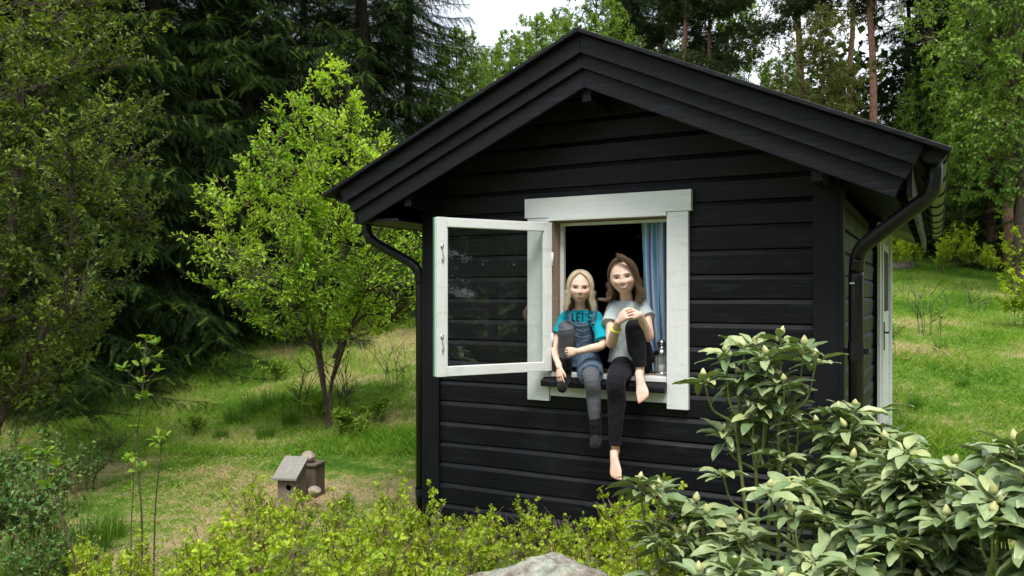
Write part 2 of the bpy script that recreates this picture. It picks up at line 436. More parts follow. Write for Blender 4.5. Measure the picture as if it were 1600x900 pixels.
# gutters
for side in (1, -1):
    xe = XC + side * (RUN - 0.115) * math.cos(TH); ze = ZP - (RUN - 0.13) * math.sin(TH) - 0.045
    xg = xe + side * 0.03
    a = np.linspace(math.pi, 2 * math.pi, 13); P_ = []
    prof = [(0.058 * math.cos(t), 0.058 * math.sin(t)) for t in a] + [(0.052 * math.cos(t), 0.052 * math.sin(t) + 0.003) for t in a[::-1]]
    gt = link('gutter', npmesh('gutter', [prism([(xg + x, ze + z) for x, z in prof], -0.36, 5.45),
              prism([(xg + 0.057 * math.cos(t), ze + 0.057 * math.sin(t)) for t in a], -0.365, -0.355)], True), cabin, [M['gutter']])
    m_ = gt.modifiers.new('e', 'EDGE_SPLIT'); m_.split_angle = 0.7
    for k in range(9):
        yy = -0.25 + k * 0.68
        pp = [(xg - side * 0.066, yy, ze + 0.02)] + [(xg + 0.063 * math.cos(t), yy, ze + 0.063 * math.sin(t)) for t in (a if side < 0 else a[::-1])][::2] + [(xg + side * 0.066, yy, ze + 0.012)]
        if side > 0: pp = [(xg - 0.066, yy, ze + 0.02)] + [(xg + 0.063 * math.cos(t), yy, ze + 0.063 * math.sin(t)) for t in a] + [(xg + 0.066, yy, ze + 0.012)]
        V, F = tubes(np.array(pp), np.full(len(pp), 0.006), 6)
        link('gutter_bracket', npmesh('gutter_bracket', [(V, F)], True), gt, [M['gutter']])
    # downpipe
    if side > 0:
        top = PY(1432, 285, -0.27)
        key = [(xg, -0.27, ze - 0.02), (xg, -0.27, ze - 0.15), (xg - 0.02, -0.255, ze - 0.20), (-0.36, -0.03, 1.84), (XR + 0.082, 0.015, 1.76), (XR + 0.08, 0.02, 1.68), (XR + 0.08, 0.02, 0.0)]
        rad = 0.038
    else:
        key = [(xg, -0.10, ze - 0.02), (xg, -0.10, ze - 0.22), (xg + 0.03, -0.09, ze - 0.29), (XL - 0.10, 0.0, ze - 0.47), (XL - 0.066, 0.01, ze - 0.55), (XL - 0.064, 0.012, ze - 0.65), (XL - 0.064, 0.012, 0.0)]
        rad = 0.034
    # rounded bends
    K = [Vector(k) for k in key]; pts = [K[0]]
    for i in range(1, len(K) - 1):
        a_, b_, c_ = K[i - 1], K[i], K[i + 1]
        ra = min((b_ - a_).length * 0.5, 0.07); rc = min((c_ - b_).length * 0.5, 0.07)
        p0 = b_ + (a_ - b_).normalized() * ra; p1 = b_ + (c_ - b_).normalized() * rc
        for t in (0, .25, .5, .75, 1): pts.append(p0 * (1 - t) ** 2 + b_ * 2 * t * (1 - t) + p1 * t * t)
    pts.append(K[-1])
    dp = link('downpipe', npmesh('downpipe', [tube1(pts, [rad] * len(pts), 20)], True), cabin, [M['gutter']])
    for zz in ((1.25, 0.10, 1.10), (0.27, 0.06, 1.12)) if side > 0 else ((1.49, .045, 1.10), (1.44, .01, 1.12), (0.22, 0.05, 1.12)):
        x_, y_ = K[-1].x, K[-1].y
        link('pipe_collar', npmesh('pipe_collar', [tubes(np.array([(x_, y_, zz[0]), (x_, y_, zz[0] + zz[1])]), np.array([rad * zz[2]] * 2), 20)], True), dp, [M['gutter']])
    if side > 0:
        link('pipe_clamp', npmesh('pipe_clamp', [box(x_ - rad - 0.055, x_ + rad + 0.024, y_ - 0.008, y_ + 0.008, 1.285, 1.315)]), dp, [M['gutter']])
        j_ = K[-1]
        link('pipe_sticker', npmesh('pipe_sticker', [box(x_ - 0.028, x_ - 0.005, y_ - 0.0405, y_ - 0.0385, 1.656, 1.662)]), dp, [M['white_wood']])

# ---- window
win = link('window_frame', npmesh('window_frame', [
    box(OX0 - 0.012, OX0, -0.006, 0.075, OZ0 - 0.012, OZ1 + 0.012), box(OX1, OX1 + 0.012, -0.006, 0.075, OZ0 - 0.012, OZ1 + 0.012),
    box(OX0, OX1, -0.006, 0.075, OZ1, OZ1 + 0.012)]), cabin, [M['bare_wood']])
def wpart(nm, parts, m, bw=0.002):
    return bevel(link(nm, npmesh(nm, parts), win, [M[m]]), bw)
wpart('casing_head', [box(-2.308, -1.243, -0.052, -0.012, 2.080, 2.202)], 'white_wood')
wpart('casing', [box(-2.292, -2.141, -0.045, -0.012, 0.936, 2.079)], 'white_wood_z')
wpart('casing', [box(-1.388, -1.262, -0.045, -0.012, 0.936, 2.079)], 'white_wood_z')
wpart('casing_drip', [box(-2.14, -1.389, -0.060, -0.016, 2.056, 2.079)], 'green_mix' if 'green_mix' in M else 'white_wood')
wpart('apron', [box(-2.140, -1.389, -0.036, -0.012, 0.968, 1.050)], 'white_wood')
wpart('jamb_strip', [box(-2.140, OX0 - 0.008, -0.030, -0.010, 1.10, 2.055)], 'bare_wood')
wpart('inner_frame', [box(OX0 + 0.001, OX0 + 0.026, 0.040, 0.072, OZ0, OZ1 - 0.004), box(OX1 - 0.012, OX1 - 0.001, 0.040, 0.072, OZ0, OZ1 - 0.004), box(OX0 + 0.026, OX1 - 0.012, 0.040, 0.072, OZ1 - 0.022, OZ1 - 0.004)], 'white_wood_z')
wpart('sill_board', [box(OX0 - 0.03, OX1 - 0.001, -0.050, 0.070, 1.090, 1.117)], 'white_wood')
wpart('inner_sill', [box(OX0 - 0.01, OX1 + 0.01, 0.073, 0.26, 1.095, 1.122)], 'bare_wood')
# black sloping weather sill
Vp, Fp = prism_x([(-0.010, 1.089), (-0.052, 1.086), (-0.100, 1.066), (-0.100, 1.034), (-0.085, 1.029), (-0.036, 1.048), (-0.010, 1.048)], -2.175, -1.385)
bevel(link('weather_sill', npmesh('weather_sill', [(Vp, Fp)]), win, [M['black_wood']]), 0.004)
# opened sash
sash = empty('sash', (-2.128, -0.052, 0)); sash.parent = win
ALP = math.radians(57); SW = 0.775; SZ0, SZ1 = 1.125, 2.045
sash.rotation_euler = (0, 0, math.pi + ALP)       # local +x runs from the hinge to the free stile
TH_S = 0.042; ST = 0.062
def spart(nm, parts, mm, bw=0.003):
    return bevel(link(nm, npmesh(nm, parts), sash, [M[mm]]), bw)
spart('stile', [box(0, ST - 0.008, -TH_S / 2, TH_S / 2, SZ0, SZ1)], 'white_wood_z')
spart('stile', [box(SW - ST, SW, -TH_S / 2, TH_S / 2, SZ0, SZ1)], 'white_wood_z')
spart('rail', [box(ST - 0.007, SW - ST - 0.001, -TH_S / 2 + 0.001, TH_S / 2 - 0.001, SZ1 - 0.055, SZ1 - 0.001)], 'white_wood')
spart('rail', [box(ST - 0.007, SW - ST - 0.001, -TH_S / 2 + 0.001, TH_S / 2 - 0.001, SZ0 + 0.001, SZ0 + 0.058)], 'white_wood')
spart('bead', [box(ST - 0.007, ST, 0.006, 0.014, SZ0 + 0.058, SZ1 - 0.055)], 'white_wood_z', 0.001)
spart('bead', [box(SW - ST - 0.008, SW - ST - 0.001, -0.012, 0.012, SZ0 + 0.058, SZ1 - 0.055)], 'white_wood_z', 0.001)
spart('sash_edge', [box(SW - 0.012, SW + 0.004, -TH_S / 2 - 0.014, -TH_S / 2 - 0.0005, SZ0, SZ1)], 'green_paint', 0.001)
gm, gnt, gb = mat('window_glass')
gnt.nodes.remove(gb)
fr = node(gnt, 'ShaderNodeFresnel'); fr.inputs['IOR'].default_value = 1.5
mlt = node(gnt, 'ShaderNodeMath', operation='MULTIPLY_ADD'); mlt.inputs[1].default_value = 1.6; mlt.inputs[2].default_value = 0.02; mlt.use_clamp = True
tr = node(gnt, 'ShaderNodeBsdfTransparent'); tr.inputs['Color'].default_value = (0.90, 0.94, 0.92, 1)
gl = node(gnt, 'ShaderNodeBsdfGlossy'); gl.inputs['Roughness'].default_value = 0.012
ms = node(gnt, 'ShaderNodeMixShader')
gnt.links.new(fr.outputs[0], mlt.inputs[0]); gnt.links.new(mlt.outputs[0], ms.inputs[0]); gnt.links.new(tr.outputs[0], ms.inputs[1]); gnt.links.new(gl.outputs[0], ms.inputs[2])
gnt.links.new(ms.outputs[0], gnt.nodes['Material Output'].inputs['Surface'])
M['glass'] = gm
link('glass', npmesh('glass', [([(ST - 0.01, 0, SZ0 + 0.05), (SW - ST + 0.005, 0, SZ0 + 0.05), (SW - ST + 0.005, 0, SZ1 - 0.05), (ST - 0.01, 0, SZ1 - 0.05)], np.array([(0, 1, 2, 3)]))]), sash, [gm])
for zz in (1.26, 1.78):                                      # curled casement hooks on the free stile
    yy = TH_S / 2 + 0.006
    pp = [(SW - 0.028, yy, zz + 0.10), (SW - 0.030, yy + .006, zz + 0.05), (SW - 0.040, yy, zz + 0.035), (SW - 0.032, yy, zz + 0.01), (SW - 0.026, yy, zz + 0.03), (SW - 0.034, yy, zz)]
    pp = smooth_path(pp, 5)
    link('hook', npmesh('hook', [tube1(pp, [0.0022] * len(pp), 6), box(SW - 0.037, SW - 0.021, TH_S / 2, TH_S / 2 + 0.004, zz + 0.085, zz + 0.11)], True), sash, [M['steel']])
for zz in (1.28, 1.78): link('hinge', npmesh('hinge', [tube1([(0.0, TH_S / 2 + 0.004, zz), (0.0, TH_S / 2 + 0.004, zz + .08)], [0.006] * 2, 8)], True), sash, [M['white_wood']])

# ---- side door
dr = link('door', npmesh('door', [box(XR + 0.004, XR + 0.05, 3.02, 3.86, 0.42, 2.06)]), cabin, [M['white_wood_z']]); bevel(dr)
for nm, pt in (('door_casing', box(XR + 0.010, XR + 0.036, 2.86, 2.99, 0.15, 2.20)), ('door_casing', box(XR + 0.010, XR + 0.075, 3.88, 4.00, 0.15, 2.20)), ('door_casing', box(XR + 0.010, XR + 0.040, 2.85, 4.02, 2.08, 2.21))):
    bevel(link(nm, npmesh(nm, [pt]), dr, [M['white_wood_z']]))
link('door_handle', npmesh('door_handle', [box(XR + 0.051, XR + 0.058, 3.05, 3.09, 1.12, 1.36), tube1([(XR + 0.055, 3.07, 1.27), (XR + 0.085, 3.07, 1.27), (XR + 0.085, 3.17, 1.27)], [0.008] * 3, 8)]), dr, [M['gutter']])
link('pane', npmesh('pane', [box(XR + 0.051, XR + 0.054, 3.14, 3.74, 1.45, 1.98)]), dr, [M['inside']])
#link('doorstep', npmesh('doorstep', [box(XR + 0.03, XR + 0.38, 2.9, 3.95, 0.12, 0.30)]), cabin, [M['bare_wood']])

# ---- curtain
ny, nz_ = 120, 34
m, nt, b = mat('striped_blue_curtain')
at = nt.nodes.new('ShaderNodeAttribute'); at.attribute_name = 'across'
r = ramp(nt, [(0.0, (0.30, 0.55, 0.62)), (0.12, (0.75, 0.82, 0.86)), (0.18, (0.28, 0.44, 0.62)), (0.30, (0.30, 0.46, 0.62)), (0.36, (0.62, 0.52, 0.55)), (0.42, (0.20, 0.36, 0.54)), (0.55, (0.10, 0.34, 0.50)), (0.62, (0.60, 0.66, 0.72)), (0.68, (0.28, 0.42, 0.60)), (0.80, (0.12, 0.25, 0.52)), (0.9, (0.42, 0.34, 0.42)), (1.0, (0.06, 0.20, 0.38))])
r.color_ramp.interpolation = 'LINEAR'
sm = node(nt, 'ShaderNodeMath', operation='MULTIPLY'); sm.inputs[1].default_value = 5.0
fr_ = node(nt, 'ShaderNodeMath', operation='FRACT')
nt.links.new(at.outputs['Fac'], sm.inputs[0]); nt.links.new(sm.outputs[0], fr_.inputs[0]); nt.links.new(fr_.outputs[0], r.inputs[0]); nt.links.new(r.outputs[0], b.inputs['Base Color'])
b.inputs['Roughness'].default_value = 0.8; b.inputs['Specular IOR Level'].default_value = 0.15
cV = []; ac = []
for i in range(ny + 1):
    s = i / ny
    for j in range(nz_ + 1):
        t = j / nz_                                           # 0 top, 1 bottom
        wdt = 0.285 - 0.03 * t + 0.02 * math.sin(t * 3)
        x = OX1 + 0.075 - wdt * (1 - s) + 0.006 * math.sin(s * 40 + t * 3) + 0.028 * t * (1 - s)
        y = 0.125 + 0.021 * math.sin(s * 2 * math.pi * 5.5 + 0.9 * math.sin(t * 3.1) + s * 2) * (0.75 + 0.4 * t) + 0.007 * math.sin(s * 61 + 4 * t)
        cV.append((x, y, 2.10 - t * 0.985)); ac.append(s)
ii = np.arange((ny + 1) * (nz_ + 1)).reshape(ny + 1, nz_ + 1)
q = np.stack([ii[:-1, :-1], ii[1:, :-1], ii[1:, 1:], ii[:-1, 1:]], -1).reshape(-1, 4)
cme = npmesh('curtain', [(cV, q)], True)
a_ = cme.attributes.new('across', 'FLOAT', 'POINT'); a_.data.foreach_set('value', np.array(ac, np.float32))
co = link('curtain', cme, None, [m]); co.modifiers.new('t', 'SOLIDIFY').thickness = 0.002
tag(co, 'blue striped pleated curtain hanging at the right side of the open window', 'curtain')

# ---- lantern on the sill
def lathe(prof, n=24, c=(0, 0, 0)):
    V = []; 
    for r_, z in prof:
        for k in range(n):
            a = 2 * math.pi * k / n; V.append((c[0] + r_ * math.cos(a), c[1] + r_ * math.sin(a), c[2] + z))
    ii = np.arange(len(prof) * n).reshape(-1, n)
    q = np.stack([ii[:-1], np.roll(ii, -1, 1)[:-1], np.roll(ii, -1, 1)[1:], ii[1:]], -1).reshape(-1, 4)
    return np.array(V), q
lp = PY(1034, 583, 0.10); lan = empty('lantern', (lp.x, 0.10, 1.123))
tag(lan, 'small glass lantern with domed silver lid standing on the window sill', 'lantern')
M['chrome'] = plain('lantern_metal', (0.55, 0.56, 0.56), 0.22, metal=1.0, nscale=9)
lg, lnt, lb = mat('lantern_glass'); lb.inputs['Base Color'].default_value = (0.75, 0.8, 0.78, 1); lb.inputs['Roughness'].default_value = 0.05; lb.inputs['Alpha'].default_value = 0.28
link('base', npmesh('base', [lathe([(0.0, 0), (0.048, 0), (0.050, 0.006), (0.046, 0.014), (0.0, 0.014)])], True), lan, [M['chrome']])
link('glass', npmesh('glass', [lathe([(0.041, 0.014), (0.043, 0.05), (0.043, 0.11), (0.040, 0.12)])], True), lan, [lg])
link('lid', npmesh('lid', [lathe([(0.047, 0.115), (0.050, 0.122), (0.046, 0.135), (0.034, 0.152), (0.020, 0.160), (0.018, 0.172), (0.028, 0.178), (0.030, 0.188), (0.024, 0.200), (0.010, 0.207), (0, 0.208)])], True), lan, [M['chrome']])
link('candle', npmesh('candle', [lathe([(0, 0.014), (0.02, 0.014), (0.02, 0.055), (0, 0.057)], 16)], True), lan, [plain('candle_wax', (0.7, 0.68, 0.6), 0.5)])
link('wire_cage', npmesh('wire_cage', [tube1([(0.046 * math.cos(a), 0.046 * math.sin(a), 0.01), (0.046 * math.cos(a), 0.046 * math.sin(a), 0.12)], [0.0018] * 2, 6) for a in np.arange(6) * math.pi / 3 + 0.3]), lan, [M['chrome']])

# ---- nest boxes, stones, boulder
def rock(name, c, size, seed, mt, amp=0.18, sub=5, parent=None):
    bm_ = bmesh.new(); bmesh.ops.create_icosphere(bm_, subdivisions=sub, radius=1)
    rn = random.Random(seed); pl_ = [(Vector((rn.gauss(0, 1), rn.gauss(0, 1), rn.gauss(0, 1))).normalized(), rn.uniform(0.72, 0.95)) for _ in range(11)]
    from mathutils import noise as mn
    off = Vector((seed * 7.1, 0, 0))
    for v in bm_.verts:
        p = v.co.copy()
        for nn, d in pl_:
            t = p.dot(nn) - d
            if t > 0: p -= nn * t * 0.8
        p *= 1 + amp * (mn.noise(p * 1.7 + off) + 0.5 * mn.noise(p * 4 + off) + 0.22 * mn.noise(p * 11 + off))
        v.co = Vector((p.x * size[0], p.y * size[1], p.z * size[2]))
    me = bpy.data.meshes.new(name); bm_.to_mesh(me); bm_.free()
    for p in me.polygons: p.use_smooth = True
    o = link(name, me, parent, [mt]); o.location = c
    return o
m, nt, b = mat('lichen_granite')
n1 = noise(nt, 5, 8, 0.65); n2 = noise(nt, 22, 6, 0.7); n3 = noise(nt, 2.4, 5, 0.6)
r = ramp(nt, [(0.28, (0.10, 0.07, 0.05)), (0.42, (0.30, 0.25, 0.20)), (0.52, (0.40, 0.42, 0.34)), (0.64, (0.52, 0.55, 0.46)), (0.8, (0.55, 0.50, 0.42))])
r2 = ramp(nt, [(0.40, (0.25, 0.25, 0.25)), (0.6, (1, 1, 1))]); nt.links.new(n2.outputs['Fac'], r2.inputs[0])
mm = nt.nodes.new('ShaderNodeMixRGB'); mm.blend_type = 'MULTIPLY'; mm.inputs[0].default_value = 0.75
r3 = ramp(nt, [(0.56, (0, 0, 0)), (0.63, (1, 1, 1))]); nt.links.new(n3.outputs['Fac'], r3.inputs[0])
mo = nt.nodes.new('ShaderNodeMixRGB'); mo.inputs[2].default_value = (0.14, 0.13, 0.03, 1)
nt.links.new(n1.outputs['Fac'], r.inputs[0]); nt.links.new(r.outputs[0], mm.inputs[1]); nt.links.new(r2.outputs[0], mm.inputs[2])
nt.links.new(mm.outputs[0], mo.inputs[1]); nt.links.new(r3.outputs[0], mo.inputs[0]); nt.links.new(mo.outputs[0], b.inputs['Base Color'])
b.inputs['Roughness'].default_value = 0.95; bump(nt, b, n2.outputs['Fac'], 0.9, 0.02)
M['lichen'] = m
M['stone'] = plain('round_field_stone', (0.30, 0.24, 0.20), 0.9, nscale=14, namp=0.35, bumps=0.5)
bp = onground(850, 3.15)
tag(rock('boulder', (bp.x, bp.y, 0.22), (0.47, 0.32, 0.35), 4, M['lichen'], 0.10, 6), 'lichen covered granite boulder in front of the cabin among the shrubs', 'boulder')
fs = onground(1408, 21.5)
tag(rock('boulder', (fs.x, fs.y, fs.z + 0.05), (0.36, 0.3, 0.26), 9, M['stone'], 0.1, 4), 'pale rounded stone far up the slope right of the cabin', 'boulder')

M['old_wood'] = wood_mat('weathered_grey_boards', [(0.13, 0.10, 0.075), (0.27, 0.23, 0.19)], 0.85, (14, 14, 1.2), 5, 0.7, 0.006, 0.2)
M['old_wood_roof'] = wood_mat('weathered_roof_board', [(0.17, 0.165, 0.15), (0.34, 0.32, 0.295)], 0.85, (14, 2, 2), 5, 0.6, 0.005, 0.2, wear=(0.13, 0.12, 0.10))
M['brown_wood'] = wood_mat('brown_board', [(0.085, 0.065, 0.048), (0.18, 0.145, 0.115)], 0.85, (14, 14, 1.5), 5, 0.6, 0.005, 0.2)
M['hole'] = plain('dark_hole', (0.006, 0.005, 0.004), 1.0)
zb = 6.1
nb = onground(456, zb); gz0 = nb.z
nest = empty('nest_box', (nb.x, nb.y, gz0 - .02)); nest.scale = (.88, .88, .90); nest.rotation_euler = (0, 0, YAW - math.radians(9))
tag(nest, 'weathered grey birdhouse with round hole and sloping roof on the lawn', 'birdhouse')
W_, D_, H_ = 0.165, 0.20, 0.275
def hexwall():       # front board with a round entrance hole
    n = 24; V = []; hx, hz, hr = 0.015, 0.185, 0.026
    ang = [2 * math.pi * k / n for k in range(n)]
    inner = [(hx + hr * math.cos(a), hz + hr * math.sin(a)) for a in ang]
    outer = []
    for a in ang:
        c, s = math.cos(a), math.sin(a)
        ts = []
        if c > 1e-6: ts.append((W_ / 2 - hx) / c)
        if c < -1e-6: ts.append((-W_ / 2 - hx) / c)
        if s > 1e-6: ts.append((H_ - hz) / s)
        if s < -1e-6: ts.append((0 - hz) / s)
        t = min(ts); outer.append((hx + t * c, hz + t * s))
    V = [(x, -D_ / 2, z) for x, z in outer] + [(x, -D_ / 2, z) for x, z in inner] + [(x, -D_ / 2 + 0.018, z) for x, z in inner]
    F = [(i, (i + 1) % n, n + (i + 1) % n, n + i) for i in range(n)] + [(n + i, n + (i + 1) % n, 2 * n + (i + 1) % n, 2 * n + i) for i in range(n)]
    return np.array(V), np.array(F)
ov = hexwall()
cor = (np.array([(-W_ / 2, -D_ / 2 + 0.0005, 0), (W_ / 2, -D_ / 2 + 0.0005, 0), (W_ / 2, -D_ / 2 + 0.0005, H_), (-W_ / 2, -D_ / 2 + 0.0005, H_)]), np.array([(0, 1, 2, 3)]))
link('front_board', npmesh('front_board', [ov]), nest, [M['old_wood']])
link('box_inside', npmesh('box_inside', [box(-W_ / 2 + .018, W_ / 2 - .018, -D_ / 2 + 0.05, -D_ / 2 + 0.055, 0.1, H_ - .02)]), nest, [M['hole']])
HB = H_ + 0.105
side_poly = [(-D_ / 2 + 0.001, 0), (D_ / 2, 0), (D_ / 2, HB), (-D_ / 2 + 0.001, H_)]
for s in (-1, 1):
    V, F = prism_x(side_poly, min(s * W_ / 2, s * (W_ / 2 - 0.018)) + 0.0005 * s, max(s * W_ / 2, s * (W_ / 2 - 0.018)) + 0.0005 * s)
    link('side_board', npmesh('side_board', [(V, F)]), nest, [M['old_wood']])
V, F = prism_x([(-D_ / 2 - 0.045, H_ - 0.022), (D_ / 2 + 0.012, HB + 0.008), (D_ / 2 + 0.012, HB + 0.028), (-D_ / 2 - 0.045, H_ - 0.002)], -W_ / 2 - 0.03, W_ / 2 + 0.022)
bevel(link('roof', npmesh('roof', [(V, F)]), nest, [M['old_wood_roof']]))
link('back_board', npmesh('back_board', [box(-W_ / 2, W_ / 2, D_ / 2 + 0.0005, D_ / 2 + 0.018, -0.02, HB)]), nest, [M['old_wood']])
nb2 = PZ(488, 700, zb + 0.28)
n2b = empty('nest_box', (nb2.x, nb2.y, gz0 - 0.03)); n2b.scale = (.9, .9, .9); n2b.rotation_euler = (0, 0, YAW - math.radians(14))
tag(n2b, 'brown board box with flat lid standing behind the grey birdhouse', 'birdhouse')
bevel(link('box_body', npmesh('box_body', [box(-0.09, 0.075, -0.09, 0.09, 0, 0.305)]), n2b, [M['brown_wood']]))
bevel(link('lid', npmesh('lid', [box(-0.10, 0.085, -0.105, 0.10, 0.3055, 0.325)]), n2b, [M['brown_wood']]))
tag(rock('stone', (nb2.x - 0.025, nb2.y - 0.02, gz0 + 0.305), (0.062, 0.055, 0.048), 12, M['stone'], 0.06, 4), 'fist sized round stone lying on top of the brown box', 'stone')
ns = PZ(491, 768, zb - 0.12)
tag(rock('stone', (ns.x, ns.y, ns.z), (0.052, 0.05, 0.042), 15, M['stone'], 0.05, 4), 'smooth round stone on the grass beside the birdhouse', 'stone')
# ------------------------------------------------------------------ people
UP = Vector((0, 0, 1))
def ell(c, a, b, c3, X, Y, Z, n=20):
    """ellipsoid, semi-axes a,b,c3 along unit vectors X,Y,Z"""
    V = []; rows = n // 2
    for i in range(rows + 1):
        ph = math.pi * i / rows
        for j in range(n):
            th = 2 * math.pi * j / n
            V.append(Vector(c) + X * (a * math.sin(ph) * math.cos(th)) + Y * (b * math.sin(ph) * math.sin(th)) + Z * (c3 * math.cos(ph)))
    ii = np.arange((rows + 1) * n).reshape(rows + 1, n)
    q = np.stack([ii[:-1], np.roll(ii, -1, 1)[:-1], np.roll(ii, -1, 1)[1:], ii[1:]], -1).reshape(-1, 4)
    return [tuple(v) for v in V], q
def sph(c, r, n=14): return ell(c, r, r, r, Vector((1, 0, 0)), Vector((0, 1, 0)), Vector((0, 0, 1)), n)
def limb(pts, rad, k=5, n=16, ball0=True, ball1=True, stretch=None):
    P_ = smooth_path([tuple(p) for p in pts], k); R_ = np.clip(smooth_path([(r,) for r in rad], k)[:, 0], 0.002, 1)
    out = [tube1(P_, R_, n)]
    if ball0: out.append(sph(pts[0], rad[0], n))
    if ball1: out.append(sph(pts[-1], rad[-1], n))
    return out
def loft(levels, side, fwd, n=28):
    """levels: (center, a, b) ellipses in the plane side/fwd"""
    lv = smooth_path([(c[0], c[1], c[2], a, b) for c, a, b in levels], 5)
    V = []
    for x, y, z, a, b in lv:
        for j in range(n):
            th = 2 * math.pi * j / n
            cs, sn = math.cos(th), math.sin(th)
            e = 0.85
            V.append(Vector((x, y, z)) + side * (a * math.copysign(abs(cs) ** e, cs)) + fwd * (b * math.copysign(abs(sn) ** e, sn)))
    m = len(lv); ii = np.arange(m * n).reshape(m, n)
    q = np.stack([ii[:-1], np.roll(ii, -1, 1)[:-1], np.roll(ii, -1, 1)[1:], ii[1:]], -1).reshape(-1, 4)
    return [tuple(v) for v in V], [q, np.array([list(range(n))[::-1], [(m - 1) * n + i for i in range(n)]])]
def remesh(parts, voxel=0.0035, smooth=4, name='tmp'):
    me = npmesh(name, parts)
    bm_ = bmesh.new(); bm_.from_mesh(me); bmesh.ops.recalc_face_normals(bm_, faces=bm_.faces); bm_.to_mesh(me); bm_.free()
    o = bpy.data.objects.new('tmp', me); COL.objects.link(o)
    r = o.modifiers.new('r', 'REMESH'); r.mode = 'VOXEL'; r.voxel_size = voxel; r.use_smooth_shade = True
    if smooth: s = o.modifiers.new('s', 'SMOOTH'); s.factor = 0.5; s.iterations = smooth
    dg = bpy.context.evaluated_depsgraph_get(); dg.update()
    ev = o.evaluated_get(dg); nm = bpy.data.meshes.new_from_object(ev)
    bpy.data.objects.remove(o); bpy.data.meshes.remove(me)
    V = np.zeros(len(nm.vertices) * 3, np.float32); nm.vertices.foreach_get('co', V); V = V.reshape(-1, 3).astype(float)
    F = {}
    for p in nm.polygons: F.setdefault(len(p.vertices), []).append(tuple(p.vertices))
    Fs = [np.array(v) for v in F.values()]
    N = np.zeros(len(nm.vertices) * 3, np.float32); nm.vertices.foreach_get('normal', N)
    bpy.data.meshes.remove(nm)
    return V, Fs, N.reshape(-1, 3).astype(float)
def wrinkle(V, N, amp, scale, seed, stretch=(1, 1, 1)):
    from mathutils import noise as mn
    off = Vector((seed * 3.3, seed, 0))
    d = np.array([mn.noise(Vector((v[0] * stretch[0], v[1] * stretch[1], v[2] * stretch[2])) * scale + off) + 0.5 * mn.noise(Vector((v[0] * stretch[0], v[1] * stretch[1], v[2] * stretch[2])) * scale * 2.3 + off) for v in V])
    d = np.sign(d) * np.abs(d) ** 0.8
    return V + N * (d * amp)[:, None]

def skin_mat():
    m, nt, b = mat('skin')
    n = noise(nt, 22, 4); r = ramp(nt, [(0.3, (0.71, 0.455, 0.35)), (0.7, (0.81, 0.56, 0.45))])
    at = nt.nodes.new('ShaderNodeAttribute'); at.attribute_name = 'blush'
    mc = nt.nodes.new('ShaderNodeMixRGB'); mc.inputs[2].default_value = (0.66, 0.24, 0.17, 1)
    nt.links.new(n.outputs['Fac'], r.inputs[0]); nt.links.new(r.outputs[0], mc.inputs[1]); nt.links.new(at.outputs['Fac'], mc.inputs[0])
    nt.links.new(mc.outputs[0], b.inputs['Base Color'])
    b.inputs['Roughness'].default_value = 0.5; b.inputs['Specular IOR Level'].default_value = 0.35
    b.inputs['Subsurface Weight'].default_value = 0.12; b.inputs['Subsurface Radius'].default_value = (0.02, 0.008, 0.004); b.inputs['Subsurface Scale'].default_value = 0.3
    return m
def cloth(name, col, sc_=160, amp=0.12, rough=0.9):
    m, nt, b = mat(name)
    n = noise(nt, sc_, 3, 0.6); n2 = noise(nt, 12, 3)
    r = ramp(nt, [(0.3, tuple(c * (1 - amp) for c in col)), (0.7, tuple(min(1, c * (1 + amp)) for c in col))])
    ma = node(nt, 'ShaderNodeMath', operation='MULTIPLY_ADD'); ma.inputs[1].default_value = 0.6
    s_ = node(nt, 'ShaderNodeMath', operation='MULTIPLY'); s_.inputs[1].default_value = 0.4
    nt.links.new(n2.outputs['Fac'], s_.inputs[0]); nt.links.new(n.outputs['Fac'], ma.inputs[0]); nt.links.new(s_.outputs[0], ma.inputs[2]); nt.links.new(ma.outputs[0], r.inputs[0])
    nt.links.new(r.outputs[0], b.inputs['Base Color'])
    b.inputs['Roughness'].default_value = rough; b.inputs['Specular IOR Level'].default_value = 0.15; b.inputs['Sheen Weight'].default_value = 0.05
    return m
M['skin'] = skin_mat()
M['lip'] = plain('lips', (0.56, 0.20, 0.18), 0.4)
M['teeth'] = plain('teeth', (0.90, 0.88, 0.83), 0.25)
M['mouth_dark'] = plain('mouth_inside', (0.06, 0.015, 0.012), 0.7)
M['eye_white'] = plain('eye_white', (0.62, 0.60, 0.58), 0.2)
M['iris'] = plain('iris', (0.06, 0.09, 0.12), 0.15)
M['lash'] = plain('lashes', (0.035, 0.02, 0.015), 0.8)
M['brow_fair'] = plain('fair_brow', (0.34, 0.22, 0.13), 0.9)
M['brow_dark'] = plain('dark_brow', (0.13, 0.07, 0.045), 0.9)
M['nail'] = plain('red_nails', (0.45, 0.03, 0.04), 0.3)

